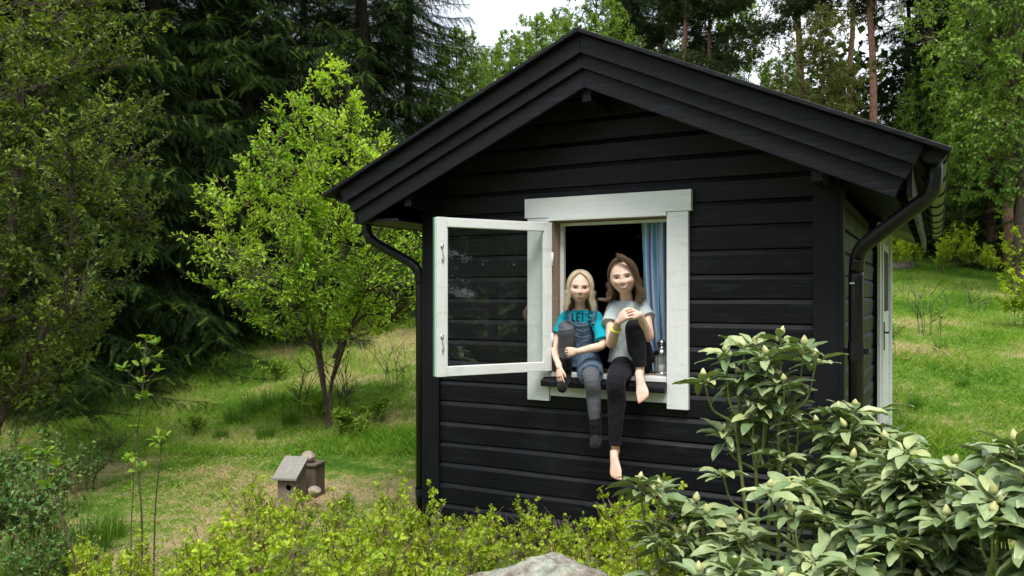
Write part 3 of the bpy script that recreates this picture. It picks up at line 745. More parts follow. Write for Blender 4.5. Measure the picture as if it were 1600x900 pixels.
# ---- head: radial sculpt. local axes: s = image right, f = out of the face, u = up; half height = 1
def gauss(x, z, cx, cz, sx, sz): return np.exp(-((x - cx) / sx) ** 2 - ((z - cz) / sz) ** 2)
def head_shape(D, smile=0.0, young=0.0):   # rounder and shorter for the smaller child
    """unit directions (n,3) as (s,f,u) -> points in head units"""
    s, f, u = D[:, 0].copy(), D[:, 1].copy(), D[:, 2].copy()
    P = np.stack([s * (0.735 + .03 * young), f * 0.86 - 0.06, u * 1.0], 1)
    x, y, z = P[:, 0], P[:, 1], P[:, 2]
    front = np.clip(f * 1.6, 0, 1)
    # jaw: narrows below the cheekbones
    t = np.clip((-z - 0.10) / 0.9, 0, 1)
    x *= 1 - (0.44 - 0.06 * young) * t ** 1.8
    # skull: fuller behind, chin forward, back of the neck cut in
    back = np.clip(-f, 0, 1)
    y -= 0.10 * back * np.clip(z + 0.45, 0, 1)
    y += 0.42 * back * np.clip(-z - 0.2, 0, 1)
    # flatter face plane
    y += front * (0.10 * t - 0.05 * np.clip(z, 0, 1) ** 2)
    fl = front * np.exp(-(x / 0.55) ** 4)
    y -= 0.045 * fl * (1 - t)
    g = lambda cx, cz, sx, sz: gauss(x, z, cx, cz, sx, sz) * front
    for sd in (-1, 1):
        y -= 0.12 * g(sd * 0.30, -0.02, 0.18, 0.12)          # eye sockets
        y += 0.055 * g(sd * 0.29, 0.17, 0.22, 0.075)          # brow ridge
        y += (0.055 + 0.05 * smile) * g(sd * 0.37, -0.30 + 0.03 * smile, 0.18, 0.17)   # cheeks
        y += 0.075 * g(sd * 0.105, -0.335, 0.065, 0.060)      # nostril wings
        y -= 0.035 * g(sd * (0.30 + 0.05 * smile), -0.52, 0.07, 0.14) * (0.4 + smile)  # smile fold
        y -= 0.05 * g(sd * 0.62, 0.12, 0.12, 0.25)           # temples
    y += 0.12 * g(0, -0.08, 0.08, 0.20)                    # nose bridge
    y += 0.26 * g(0, -0.30, 0.10, 0.105)                 # nose tip
    y += 0.07 * g(0, -0.58, 0.24, 0.13)                     # mouth mound
    y += 0.025 * g(0, -0.475, 0.15, 0.035) + 0.035 * g(0, -0.61, 0.13, 0.045)
    y -= 0.045 * g(0, -0.70, 0.18, 0.045)
    y += 0.10 * g(0, -0.86, 0.20, 0.13)                     # chin
    return np.stack([x, y, z], 1)
def head_mesh(frame, H, smile, young):
    c, S, F_, U = frame
    nr, nc = 96, 128
    th = np.pi * np.arange(nr + 1) / nr; ph = 2 * np.pi * np.arange(nc) / nc
    T, Ph = np.meshgrid(th, ph, indexing='ij')
    D = np.stack([np.sin(T) * np.cos(Ph), np.sin(T) * np.sin(Ph), np.cos(T)], -1).reshape(-1, 3)
    P = head_shape(D, smile, young)
    ii = np.arange((nr + 1) * nc).reshape(nr + 1, nc)
    q = np.stack([ii[:-1], np.roll(ii, -1, 1)[:-1], np.roll(ii, -1, 1)[1:], ii[1:]], -1).reshape(-1, 4)
    W = np.array(c)[None] + H * (P[:, :1] * np.array(S)[None] + P[:, 1:2] * np.array(F_)[None] + P[:, 2:3] * np.array(U)[None])
    return W, q
def h2w(frame, H, x, y, z):
    c, S, F_, U = frame; return Vector(c) + (S * x + F_ * y + U * z) * H

def hand(wr, d, pn, th, s, curls=(35, 40, 30), spread=1.0, thumb=(0.65, 0.75), rev=1):
    """wr wrist, d towards the fingers, pn out of the palm, th towards the thumb; s = hand length"""
    d = d.normalized(); pn = (pn - d * pn.dot(d)).normalized(); th = (th - d * th.dot(d) - pn * th.dot(pn)).normalized()
    out = []
    lv = [(wr - d * 0.08 * s, 0.145 * s, 0.105 * s), (wr + d * 0.08 * s, 0.16 * s, 0.11 * s), (wr + d * 0.28 * s, 0.21 * s, 0.105 * s), (wr + d * 0.47 * s, 0.215 * s, 0.088 * s), (wr + d * 0.53 * s, 0.17 * s, 0.06 * s)]
    out.append(loft(lv, th, pn, 18))
    tips = []
    for i, (off, ln) in enumerate(((0.178, 0.43), (0.060, 0.48), (-0.058, 0.445), (-0.172, 0.35))):
        p = wr + d * (0.44 - 0.02 * abs(i - 1)) * s + th * off * s
        dd = (d + th * off * 0.35 * spread).normalized(); pts = [p]; ang = 0
        for k, fr_ in enumerate((0.45, 0.30, 0.25)):
            ang += math.radians(curls[k] * (1 + 0.06 * i))
            v = dd * math.cos(ang) + pn * math.sin(ang)
            p = p + v * ln * s * fr_; pts.append(p)
        out += limb(pts, [0.047 * s, 0.044 * s, 0.041 * s, 0.034 * s], 3, 10)
        tips.append((pts[-1], (pts[-1] - pts[-2]).normalized()))
    p0 = wr + d * 0.10 * s + th * 0.11 * s; dirn = (d * thumb[0] + th * thumb[1]).normalized()
    p1 = p0 + dirn * 0.22 * s; p2 = p1 + (dirn * 0.9 + d * 0.35 + pn * 0.25).normalized() * 0.18 * s; p3 = p2 + (d + pn * 0.4 + dirn * 0.3).normalized() * 0.13 * s
    out += limb([p0, p1, p2, p3], [0.085 * s, 0.068 * s, 0.056 * s, 0.044 * s], 3, 10)
    tips.append((p3, (p3 - p2).normalized()))
    return out, tips
def foot(heel, toe, upv, L_, big):
    """bare foot: heel, toe points; upv out of the instep; big = direction of the big toe side"""
    d = (toe - heel).normalized(); upv = (upv - d * upv.dot(d)).normalized(); sd = (big - d * big.dot(d) - upv * big.dot(upv)).normalized()
    Lf = L_; out = []
    lv = [(heel - d * 0.10 * Lf + upv * 0.10 * Lf, 0.08 * Lf, 0.06 * Lf), (heel + d * 0.02 * Lf + upv * 0.12 * Lf, 0.125 * Lf, 0.125 * Lf), (heel + d * 0.25 * Lf + upv * 0.13 * Lf, 0.125 * Lf, 0.13 * Lf), (heel + d * 0.48 * Lf + upv * 0.075 * Lf, 0.155 * Lf, 0.09 * Lf), (heel + d * 0.68 * Lf + upv * 0.04 * Lf, 0.19 * Lf, 0.065 * Lf), (heel + d * 0.78 * Lf + upv * 0.025 * Lf, 0.17 * Lf, 0.045 * Lf)]
    out.append(loft(lv, sd, upv, 20))
    for i, (o_, ln, r_) in enumerate(((0.135, 0.245, 0.052), (0.055, 0.225, 0.036), (-0.010, 0.19, 0.034), (-0.075, 0.15, 0.032), (-0.135, 0.105, 0.030))):
        p = heel + d * 0.72 * Lf + sd * o_ * Lf + upv * 0.03 * Lf
        out += limb([p, p + d * ln * 0.6 * Lf + upv * 0.015 * Lf, p + d * ln * Lf - upv * 0.02 * Lf], [r_ * Lf, r_ * 0.95 * Lf, r_ * 0.95 * Lf], 3, 10)
    return out

def person(name, P):
    root = empty(name, P['base']); inv = Vector(P['base'])
    tag(root, P['label'], 'person')
    fr_ = P['frame']; H = P['H']; c, S, F_, U = fr_
    hm = head_mesh(fr_, H, P['smile'], P['young'])
    parts = [hm] + P['body']
    for sd in (-1, 1):         # ears
        parts.append(ell(h2w(fr_, H, sd * 0.72, -0.10, -0.10), 0.05 * H, 0.12 * H, 0.20 * H, S, F_, U, 12))
    parts += limb([P['neck0'], h2w(fr_, H, 0, -0.22, -0.62)], [P['neckr'] * 1.12, P['neckr']], 4, 18)
    V, Fs, N = remesh(parts, 0.0024, 3)
    # surface lookup for the face
    tris = [tuple(int(i) for i in f) for F in Fs for f in F]
    bvh = BVHTree.FromPolygons([Vector(v) for v in V], tris)
    def surf(x, z, lift=0.0):
        o_ = h2w(fr_, H, x, 2.0, z); hit = bvh.ray_cast(o_, -F_)
        if hit[0] is None: return h2w(fr_, H, x, 0.8, z)
        return hit[0] + F_ * lift * H
    allp = [(V, Fs, 0)]
    def strip(top, bot, mi, lift):      # patch between two polylines on the face
        A = [tuple(surf(x, z, lift)) for x, z in top]; B_ = [tuple(surf(x, z, lift)) for x, z in bot]; n = len(A)
        md = [tuple(surf((a[0] + b_[0]) / 2, (a[1] + b_[1]) / 2, lift * 1.25)) for a, b_ in zip(top, bot)]
        q = np.array([(i, i + 1, n + i + 1, n + i) for i in range(n - 1)] + [(n + i, n + i + 1, 2 * n + i + 1, 2 * n + i) for i in range(n - 1)])
        allp.append((A + md + B_, q, mi))
    def line(pts, r, mi, lift=0.01):
        pts = smooth_path(pts, 4); pp = [tuple(surf(x, z, lift)) for x, z in pts]
        n = len(pp); rr = [r * H * (0.35 + 0.65 * math.sin(math.pi * (i + 0.4) / n)) for i in range(n)]
        v_, f_ = tube1(pp, rr, 6); allp.append((v_, f_, mi))
    op = P['eye_open']
    for sd in (-1, 1):
        cx, cz = sd * 0.295, -0.03
        n = 9; xs = [cx + 0.135 * math.cos(math.pi * (1 - i / (n - 1))) for i in range(n)]
        up_ = [(x, cz + op * math.sin(math.pi * i / (n - 1)) - 0.01) for i, x in enumerate(xs)]
        lo_ = [(x, cz - op * 0.55 * math.sin(math.pi * i / (n - 1)) - 0.01) for i, x in enumerate(xs)]
        strip(up_, lo_, 1, 0.012)
        ir = 0.068; ni = 10
        iu = [(cx + ir * math.cos(math.pi * (1 - i / ni)), min(cz + op * 0.97, cz + ir * math.sin(math.pi * i / ni) * 1.1) - 0.006) for i in range(ni + 1)]
        il = [(x, max(cz - op * 0.5, cz - ir * math.sin(math.pi * i / ni))) for i, (x, _) in enumerate(iu)]
        strip(iu, il, 2, 0.020)
        line([(x, z + 0.008) for x, z in up_], 0.018, 3, 0.014)
        line([(x, z - 0.004) for x, z in lo_], 0.012, 3, 0.006)
        line([(cx - 0.13, cz + 0.125 - 0.02 * (sd > 0)), (cx - 0.03 * sd, cz + 0.175), (cx + 0.13, cz + 0.125 - 0.02 * (sd < 0))], 0.018, 4, 0.002)
    for sd in (-1, 1):     # nostrils
        a_ = surf(sd * 0.06, -0.395, 0.0); allp.append((*ell(a_, 0.035 * H, 0.012 * H, 0.016 * H, S, F_, U, 8), 6))
    mw, mz, sm = P['mouth']           # half width, height, smile
    n = 11; xs = [mw * math.cos(math.pi * (1 - i / (n - 1))) for i in range(n)]
    curve = [mz + sm * 0.075 * (x / mw) ** 2 for x in xs]
    if P['teeth']:
        g_ = 0.135
        up_ = [(x, c_ + 0.005) for x, c_ in zip(xs, curve)]
        lo_ = [(x, c_ - g_ * (1 - (x / mw) ** 2)) for x, c_ in zip(xs, curve)]
        strip(up_, lo_, 6, 0.004)
        strip([(x * 0.9, c_ + 0.0) for x, c_ in zip(xs, curve)], [(x * 0.9, c_ - g_ * 0.80 * (1 - (x / mw) ** 2)) for x, c_ in zip(xs, curve)], 5, 0.014)
        line([(x, z + 0.014) for x, z in up_[::2]], 0.018, 7, 0.006); line([(x, z - 0.016) for x, z in lo_[::2]], 0.026, 7, 0.004)
    else:
        line([(x, z + 0.022 - 0.01 * (abs(x) < 0.02)) for x, z in zip(xs[::2], curve[::2])], 0.022, 7, 0.002)
        line([(x * 0.85, z - 0.035) for x, z in zip(xs[::2], curve[::2])], 0.030, 7, 0.0)
        line([(x, z - 0.002) for x, z in zip(xs[::2], curve[::2])], 0.007, 6, 0.012)
    for tp, dv in P.get('nails', []):
        nn = (P['cam'] - tp).normalized(); nn = (nn - dv * nn.dot(dv)).normalized()
        allp.append((*ell(tp + nn * 0.0055 + dv * 0.001, 0.0042, 0.0056, 0.0016, dv.cross(nn), dv, nn, 8), 8))
    me = npmesh('body', [(np.asarray(v, float).reshape(-1, 3) - np.array(inv)[None], f, mi) for v, f, mi in allp], True)
    # cheeks, nose, knuckles a little redder
    hv = (V - np.array(c)[None]) / H
    sx = hv @ np.array(S); fy = hv @ np.array(F_); uzz = hv @ np.array(U)
    bl = 0.28 * (np.exp(-((sx - 0.42) / 0.2) ** 2 - ((uzz + 0.28) / 0.18) ** 2) + np.exp(-((sx + 0.42) / 0.2) ** 2 - ((uzz + 0.28) / 0.18) ** 2)) * (fy > 0) + 0.22 * np.exp(-(sx / 0.12) ** 2 - ((uzz + 0.3) / 0.1) ** 2) * (fy > 0.3)
    for pt, r_, am in P.get('red', []): bl += am * np.exp(-(np.linalg.norm(V - np.array(pt)[None], axis=1) / r_) ** 2)
    arr = np.zeros(len(me.vertices), np.float32); arr[:len(V)] = np.clip(bl, 0, 1)
    me.attributes.new('blush', 'FLOAT', 'POINT').data.foreach_set('value', arr)
    body = link('body', me, root, [M['skin'], M['eye_white'], M['iris'], M['lash'], P['brow'], M['teeth'], M['mouth_dark'], M['lip'], M['nail']])
    for nm, parts, mt, vx, wr in P['clothes']:
        V, Fs, N = remesh(parts, vx, 2)
        if wr: V = wrinkle(V, N, *wr)
        link(nm, npmesh(nm, [(V - np.array(inv)[None], Fs)], True), root, [mt])
    P['hair'](root, fr_, H, inv)
    return root, surf

def hair_mesh(root, fr_, H, inv, colm, part_x, strands, length, seed, spread=1.0, lift=None, face_gap=(38, 40), flick=0.0, width=0.0032, tips=0.25):
    """strands from the parting over the scalp, down past the ears"""
    rn = np.random.RandomState(seed); c, S, F_, U = fr_
    R3 = np.array([0.80, 0.93, 1.06])
    P_ = []; R_ = []
    for k in range(strands):
        side = -1 if rn.rand() < 0.5 + 0.25 * part_x else 1
        a0 = math.radians(face_gap[0] if side > 0 else face_gap[1])
        az = a0 + (math.pi - a0) * rn.rand() ** 0.8                # 0 = face, pi = back
        layer = 0.985 + 0.06 * rn.rand() ** 1.5 + (0.06 * rn.rand() if rn.rand() < .06 else 0)
        sy = 0.42 - 1.0 * ((az - a0) / (math.pi - a0)) + rn.uniform(-.1, .1)            # start along the parting, front hair starts in front
        start = np.array([part_x * 0.5 + rn.uniform(-.02, .02), sy, 1.0]); start = start / np.linalg.norm(start)
        end = np.array([side * math.sin(az), math.cos(az) * 0.95, -0.10]); end /= np.linalg.norm(end)
        pts = []
        nseg = 9
        om = math.acos(np.clip(start @ end, -1, 1))
        for i in range(nseg):
            t = i / (nseg - 1); d = (math.sin((1 - t) * om) * start + math.sin(t * om) * end) / max(math.sin(om), 1e-3)
            q = d * R3 * (layer + 0.03 * math.sin(math.pi * t)) + np.array([0, -0.07, 0]); pts.append(q)
        ln = length * (rn.uniform(0.5, 1.12) ** .7); q = pts[-1].copy(); v = np.array([0, 0, -1.0]) + 0.25 * (pts[-1] - pts[-2]) / 0.2
        ph = rn.uniform(0, 6.28); am = rn.uniform(0.01, 0.05) * spread * (2.6 if rn.rand() < .05 else 1)
        mseg = 9
        for i in range(1, mseg + 1):
            t = i / mseg
            nar = -0.05 * side * math.sin(math.pi * t * 0.8) * abs(math.sin(az)) 
            q2 = q + np.array([nar + am * math.sin(ph + t * 7) + side * 0.17 * t * t + flick * t ** 3 * side, -0.05 * t * math.cos(az) - 0.02 + am * math.cos(ph + t * 5), -ln * t])
            pts.append(q2)
        if lift is not None: pts = [lift(p_, az, side) for p_ in pts]
        pts = np.array(pts)
        P_.append(pts); n = len(pts); tt = np.linspace(0, 1, n)
        R_.append(width * (1.0 - (1 - tips) * tt ** 2) * rn.uniform(0.7, 1.2))
    P_ = np.array(P_)
    W = np.array(c)[None, None] + H * (P_[..., :1] * np.array(S) + P_[..., 1:2] * np.array(F_) + P_[..., 2:3] * np.array(U)) - np.array(inv)
    V, q = tubes(W, np.array(R_), 4)
    parts = [(V, q)]
    # scalp cap under the strands
    nr, nc = 24, 40; cap = []
    for i in range(nr + 1):
        for j in range(nc):
            ph = 2 * math.pi * j / nc
            fr = max(0, math.sin(ph))                            # front
            lim = 0.62 * math.pi - fr ** 1.0 * 0.455 * math.pi
            th = lim * i / nr
            p = np.array([math.sin(th) * math.cos(ph) * 0.765, math.sin(th) * math.sin(ph) * 0.885 - 0.075, math.cos(th) * 1.035])
            if p[1] < 0: p[1] = p[1] * 1.1
            cap.append(h2w(fr_, H, *p) - inv)
    ii = np.arange((nr + 1) * nc).reshape(nr + 1, nc)
    q = np.stack([ii[:-1], np.roll(ii, -1, 1)[:-1], np.roll(ii, -1, 1)[1:], ii[1:]], -1).reshape(-1, 4)
    parts.append(([tuple(v) for v in cap], q))
    return parts
def hair_mat(name, cols):
    m, nt, b = mat(name); g = nt.nodes.new('ShaderNodeNewGeometry'); r = ramp(nt, [(i / (len(cols) - 1), c_) for i, c_ in enumerate(cols)])
    nt.links.new(g.outputs['Random Per Island'], r.inputs[0]); nt.links.new(r.outputs[0], b.inputs['Base Color'])
    b.inputs['Roughness'].default_value = 0.38; b.inputs['Specular IOR Level'].default_value = 0.5
    return m

CAMP = Vector((0, -4.6, CAMH))
def face_frame(c, turn=0, tilt=0, nod=0):
    f = (CAMP - Vector(c)); f.z *= 0.3; f.normalize()
    s = Vector((-f.y, f.x, 0)).normalized()            # image right
    if s.dot(Vector((RX, RY, 0))) < 0: s = -s
    f = Matrix.Rotation(math.radians(turn), 3, 'Z') @ f; s = Matrix.Rotation(math.radians(turn), 3, 'Z') @ s
    rn_ = Matrix.Rotation(math.radians(nod), 3, s); f = rn_ @ f
    u = s.cross(f).normalized(); u = u if u.z > 0 else -u
    rt = Matrix.Rotation(math.radians(tilt), 3, f); s = rt @ s; u = rt @ u
    return (Vector(c), s, f, u)
SD = Vector((0.955, 0.295, 0)).normalized()       # shoulders' line, between facade and camera facing
FW = Vector((0.295, -0.955, 0)).normalized()
Q = PY

# ---------------- younger girl
cA = Q(906.5, 449.5, -0.01)
frA = face_frame(cA, 0, -2, 0); HA = 0.097
hipL, kneeL, ankL = Q(889, 562, .11), Q(884, 512, -.13), Q(884, 577, -.085)
hipR, kneeR, ankR = Q(920, 566, .11), Q(924, 592, -.175), Q(931, 668, -.145)
heelR, toeR = Q(932, 688, -.135), Q(929, 697, -.245)
heelL, toeL = Q(884, 588, -.075), Q(878, 606, -.190)
shL, elL, wrL = Q(881, 496, .045), Q(866.5, 540, -.03), Q(874, 574, -.155)
shR, elR, wrR = Q(934, 496, .045), Q(942, 538, -.055), Q(903, 549, -.165)
down = Vector((0, 0, -1))
hA1, t1 = hand(wrL, Q(875, 610, -.20) - wrL, Vector((0.3, 1, 0)), SD, 0.118, (8, 14, 12), 1.2, (0.8, 0.6))
hA2, t2 = hand(wrR, Q(872, 553, -.185) - wrR, Vector((-0.25, 1, -0.1)), UP, 0.115, (18, 30, 30), 0.8, (0.9, 0.35))
bodyA = [loft([(Q(907, 545, .11), .085, .065), (Q(907, 505, .07), .088, .06), (Q(907, 490, .05), .085, .05), (Q(907, 482, .045), .045, .04)], SD, FW)]
bodyA += limb([shL, elL, wrL], [.030, .026, .0185]) + limb([shR, (shR + elR) / 2, elR, (elR + wrR) / 2 + Vector((0, 0, -.004)), wrR], [.030, .029, .0265, .0245, .0185])
bodyA += limb([hipL, kneeL], [.03, .020]) + limb([hipR, kneeR], [.03, .020])
bodyA += hA1 + hA2
legging = limb([hipL, (hipL + kneeL) / 2, kneeL, (kneeL + ankL) / 2 + Vector((0, .01, .01)), ankL], [.062, .058, .0475, .046, .033], 6, 20)
legging += limb([hipR, (hipR + kneeR) / 2, kneeR, (kneeR * .65 + ankR * .35) + Vector((0, .012, 0)), kneeR * .35 + ankR * .65, ankR], [.064, .060, .047, .046, .038, .031], 6, 20)
legging.append(ell(Q(905, 560, .12), .115, .085, .075, SD, FW, UP))
sockt = Q(929, 640, -.148)
sock = limb([sockt, kneeR * .12 + ankR * .88, ankR], [.0400, .0365, .0335], 5, 20, ball0=False)
sock += limb([ankR, heelR + Vector((0, 0, .012)), (heelR + toeR) / 2 + Vector((0, 0, .006)), toeR], [.034, .033, .032, .026], 5, 18)
sock2 = limb([kneeL * .30 + ankL * .70, ankL], [.0415, .036], 5, 20, ball0=False)
sock2 += limb([ankL, heelL, (heelL + toeL) / 2, toeL], [.036, .034, .037, .030], 5, 18)
shirt = [loft([(Q(907, 548, .11), .100, .080), (Q(907, 520, .08), .104, .078), (Q(907, 503, .06), .106, .072), (Q(907, 492, .048), .102, .060), (Q(907, 484.5, .042), .062, .048)], SD, FW)]
shirt += limb([shR + Vector((-.015, 0, -.005)), shR * .45 + elR * .55 + Vector((0.004, 0, 0)), shR * .12 + elR * .88 + Vector((.004, 0, 0))], [.045, .046, .050], 5, 20, ball1=False)
shirt += limb([shL + Vector((.015, 0, -.005)), shL * .4 + elL * .6], [.045, .044], 5, 20, ball1=False)
dress = [loft([(Q(908, 572, .10), .128, .105), (Q(908, 555, .10), .118, .098), (Q(908, 535, .09), .108, .090), (Q(908, 520, .075), .098, .087), (Q(908, 506, .058), .070, .083), (Q(908, 503, .055), .066, .080)], SD, FW)]
dress += limb([hipR + Vector((0, 0, .01)), hipR * .5 + kneeR * .5 + Vector((0, 0, .004)), hipR * .18 + kneeR * .82 + Vector((0, 0, .0))], [.078, .080, .074], 5, 22, ball1=False)
dress += limb([hipL, hipL * .55 + kneeL * .45], [.074, .066], 5, 22, ball1=False)
for x0 in (888.5, 930):
    pp = [Q(x0 + (3 if x0 < 900 else -3), 505, -.033), Q(x0 + (2 if x0 < 900 else -2), 496, -.028), Q(x0, 488, -.010), Q(x0, 483.5, .025), Q(x0, 486, .08)]
    dress += limb(pp, [.013, .013, .012, .011, .011], 4, 10)
blond = hair_mat('blonde_hair', [(0.36, 0.25, 0.13), (0.70, 0.58, 0.40), (0.88, 0.80, 0.64), (0.56, 0.45, 0.30)])
def hairA(root, fr_, H, inv):
    parts = hair_mesh(root, fr_, H, inv, None, -0.12, 4200, 1.30, 5, 2.2, None, (54, 56), 0.0, 0.0008, 0.35)
    link('hair', npmesh('hair', parts, True), root, [blond])
M['denim'] = cloth('washed_denim', (0.075, 0.12, 0.18), 60, 0.55)
baseA = Q(907, 583, 0.03)
rootA, surfA = person('person', dict(base=baseA, label='smaller blonde child in turquoise shirt and denim dungarees sitting in the window', frame=frA, H=HA, smile=0.25, young=1.0,
    body=bodyA, neck0=Q(907, 487, .05), neckr=.031, eye_open=0.052, mouth=(0.225, -0.66, 0.9), teeth=False, brow=M['brow_fair'], cam=CAMP,
    red=[(Q(905, 560, -.17), .03, .3)],
    clothes=[('leggings', legging, cloth('grey_leggings', (0.095, 0.10, 0.115), 120, 0.2), .004, (0.0012, 30, 1)), ('sock', sock, cloth('black_sock', (0.012, 0.012, 0.015), 120, 0.3), .004, (0.002, 34, 2, (1, 1, 2.5))),
             ('sock', sock2, cloth('black_sock_wool', (0.012, 0.012, 0.015), 120, 0.3), .004, (0.0015, 30, 3)),
             ('shirt', shirt, cloth('turquoise_cotton', (0.004, 0.32, 0.42), 120, 0.12), .004, (0.0035, 22, 4, (1.6, 1, 0.7))),
             ('dungarees', dress, M['denim'], .004, (0.004, 26, 5))], hair=hairA))
# bib details
def on_obj(o, px, py, lift=0.002):
    """nearest surface point of a clothing mesh seen from the front"""
    t = PY(px, py, 0.0); d = (t - CAMP).normalized()
    mw = Matrix.Translation(Vector(o.parent.location)); ok, loc, nn, _ = o.ray_cast(mw.inverted() @ CAMP, d)
    return (loc - d * lift) if ok else (t - o.parent.location)
bpy.context.view_layer.update()
shA = [k for k in rootA.children if k.name.startswith('shirt')][0]
duA = [k for k in rootA.children if k.name.startswith('dungarees')][0]
# hem, pocket and buttons
bt = []
for px, py in ((917.5, 533), (893, 506), (927, 505)):
    p = on_obj(duA, px, py, .002); bt.append((*ell(p, .0052, .0052, .003, SD, UP, FW, 10), 0))
link('buttons', npmesh('buttons', bt, True), duA, [plain('brass_button', (0.55, 0.42, 0.22), 0.35, metal=0.8)]).location = (0, 0, 0)
cord = lambda pl_, r_, o: tube1([tuple(on_obj(o, x, y, .001)) for x, y in smooth_path(pl_, 5)], [r_] * (5 * (len(pl_) - 1) + 1), 6)
link('stitching', npmesh('stitching', [cord([(897, 507), (905, 509.5), (914, 508), (925, 506)], .0022, duA), cord([(900, 514), (911, 518), (921, 513)], .0016, duA), cord([(898, 524), (910, 527), (922, 524)], .0018, duA)], True), duA, [plain('pale_seam', (0.22, 0.30, 0.36), 0.9)])
# chest lettering: strokes laid on the shirt
def stroke_text(words, x0, y0, w_, h_, gap, o, r_):
    G = {'L': [[(0, 0), (0, 1), (1, 1)]], 'E': [[(1, 0), (0, 0), (0, 1), (1, 1)], [(0, .5), (.8, .5)]], 'T': [[(0, 0), (1, 0)], [(.5, 0), (.5, 1)]],
         "'": [[(.3, 0), (.3, .28)]], 'S': [[(1, 0), (0, 0), (0, .5), (1, .5), (1, 1), (0, 1)]]}
    out = []; x = x0
    for ch in words:
        ww = w_ * (0.4 if ch == "'" else 1)
        for st in G.get(ch, []):
            for (ax_, ay), (bx, by) in zip(st[:-1], st[1:]):
                pts = [tuple(on_obj(o, x + (ax_ + (bx - ax_) * t) * ww, y0 + (ay + (by - ay) * t) * h_, .0012)) for t in (0, .33, .66, 1)]
                out.append(tube1(pts, [r_] * 4, 6))
        x += ww + gap
    return out
link('lettering', npmesh('lettering', stroke_text("LET'S", 894.5, 489.5, 4.4, 12, 2.4, shA, .0040), True), shA, [plain('dark_print', (0.006, 0.02, 0.03), 0.8)])

# ---------------- older girl
cB = Q(974, 433, -0.03)
frB = face_frame(cB, -6, 7, 0); HB_ = 0.108
hipL, kneeL, ankL = Q(1004, 562, .12), Q(991, 512, -.13), Q(1000, 572, -.075)
hipR, kneeR, ankR = Q(977, 568, .11), Q(963, 594, -.20), Q(961, 694, -.150)
heelR, toeR = Q(962, 708, -.13), Q(963, 741, -.225)
heelL, toeL = Q(1000, 586, -.075), Q(1006, 626, -.185)
shL, elL, wrL = Q(954, 483, .03), Q(955, 537, -.10), Q(966, 503, -.225)
shR, elR, wrR = Q(1008, 481, .05), Q(1014, 527, -.06), Q(1000, 492, -.195)
# left-in-image hand below, right-in-image hand laid over it
hB1, t1 = hand(wrL, Q(981, 489, -.245) - wrL, Vector((0.35, 0.9, -0.2)), UP, 0.135, (15, 30, 35), 0.7, (0.8, 0.4))
hB2, t2 = hand(wrR, Q(967, 493, -.245) - wrR, Vector((0.1, 1, -0.25)), UP, 0.135, (10, 28, 30), 1.0, (0.8, 0.5))
bodyB = [loft([(Q(985, 545, .12), .10, .07), (Q(984, 505, .07), .10, .065), (Q(982, 486, .045), .10, .055), (Q(979, 474, .035), .05, .042)], SD, FW)]
bodyB += limb([shL, (shL + elL) / 2, elL, (elL * .6 + wrL * .4) + Vector((0, -.004, -.002)), wrL], [.028, .031, .030, .029, .020]) + limb([shR, (shR + elR) / 2, elR, elR * .6 + wrR * .4, wrR], [.028, .031, .030, .0285, .020])
bodyB += limb([hipL, kneeL, (kneeL * .6 + ankL * .4) + Vector((0, .012, .0)), ankL], [.03, .020, .020, .027]) + limb([hipR, kneeR, kneeR * .68 + ankR * .32 + Vector((0, .012, 0)), kneeR * .3 + ankR * .7, ankR], [.03, .020, .020, .022, .027])
bodyB += limb([ankL, heelL + Vector((0, .0, .012))], [.026, .026]) + limb([ankR + Vector((0, 0, .01)), heelR + Vector((0, 0, .012))], [.026, .025])
bodyB += foot(heelL, toeL, Vector((0, -.8, .7)), .195, -SD) + foot(heelR, toeR, Vector((0, -1, .3)), .19, SD)
bodyB += hB1 + hB2
leg = limb([hipL, (hipL + kneeL) / 2, kneeL, (kneeL * .6 + ankL * .4) + Vector((0, .012, .0)), ankL + Vector((0, 0, 0))], [.078, .070, .055, .052, .036], 6, 22, ball1=False)
leg += limb([hipR, (hipR + kneeR) / 2, kneeR, kneeR * .68 + ankR * .32 + Vector((0, .012, 0)), kneeR * .3 + ankR * .7, ankR], [.082, .074, .056, .054, .042, .035], 6, 22, ball1=False)
leg.append(ell(Q(990, 562, .13), .135, .095, .085, SD, FW, UP))
tee = [loft([(Q(985, 566, .105), .138, .108), (Q(985, 545, .10), .126, .098), (Q(984, 515, .07), .122, .088), (Q(983, 495, .05), .126, .076), (Q(982, 483, .04), .116, .062), (Q(980, 474, .034), .075, .050), (Q(979, 469.5, .03), .050, .043)], SD, FW)]
tee += limb([shL + Vector((.03, 0, .006)), shL * .65 + elL * .35, shL * .55 + elL * .45 + Vector((-.004, -.004, 0))], [.050, .052, .056], 5, 20, ball1=False)
tee += limb([shR + Vector((-.03, 0, .006)), shR * .65 + elR * .35, shR * .60 + elR * .40 + Vector((.006, 0, 0))], [.050, .052, .057], 5, 20, ball1=False)
brown = hair_mat('brown_hair', [(0.075, 0.048, 0.030), (0.16, 0.105, 0.065), (0.30, 0.20, 0.13), (0.12, 0.078, 0.050)])
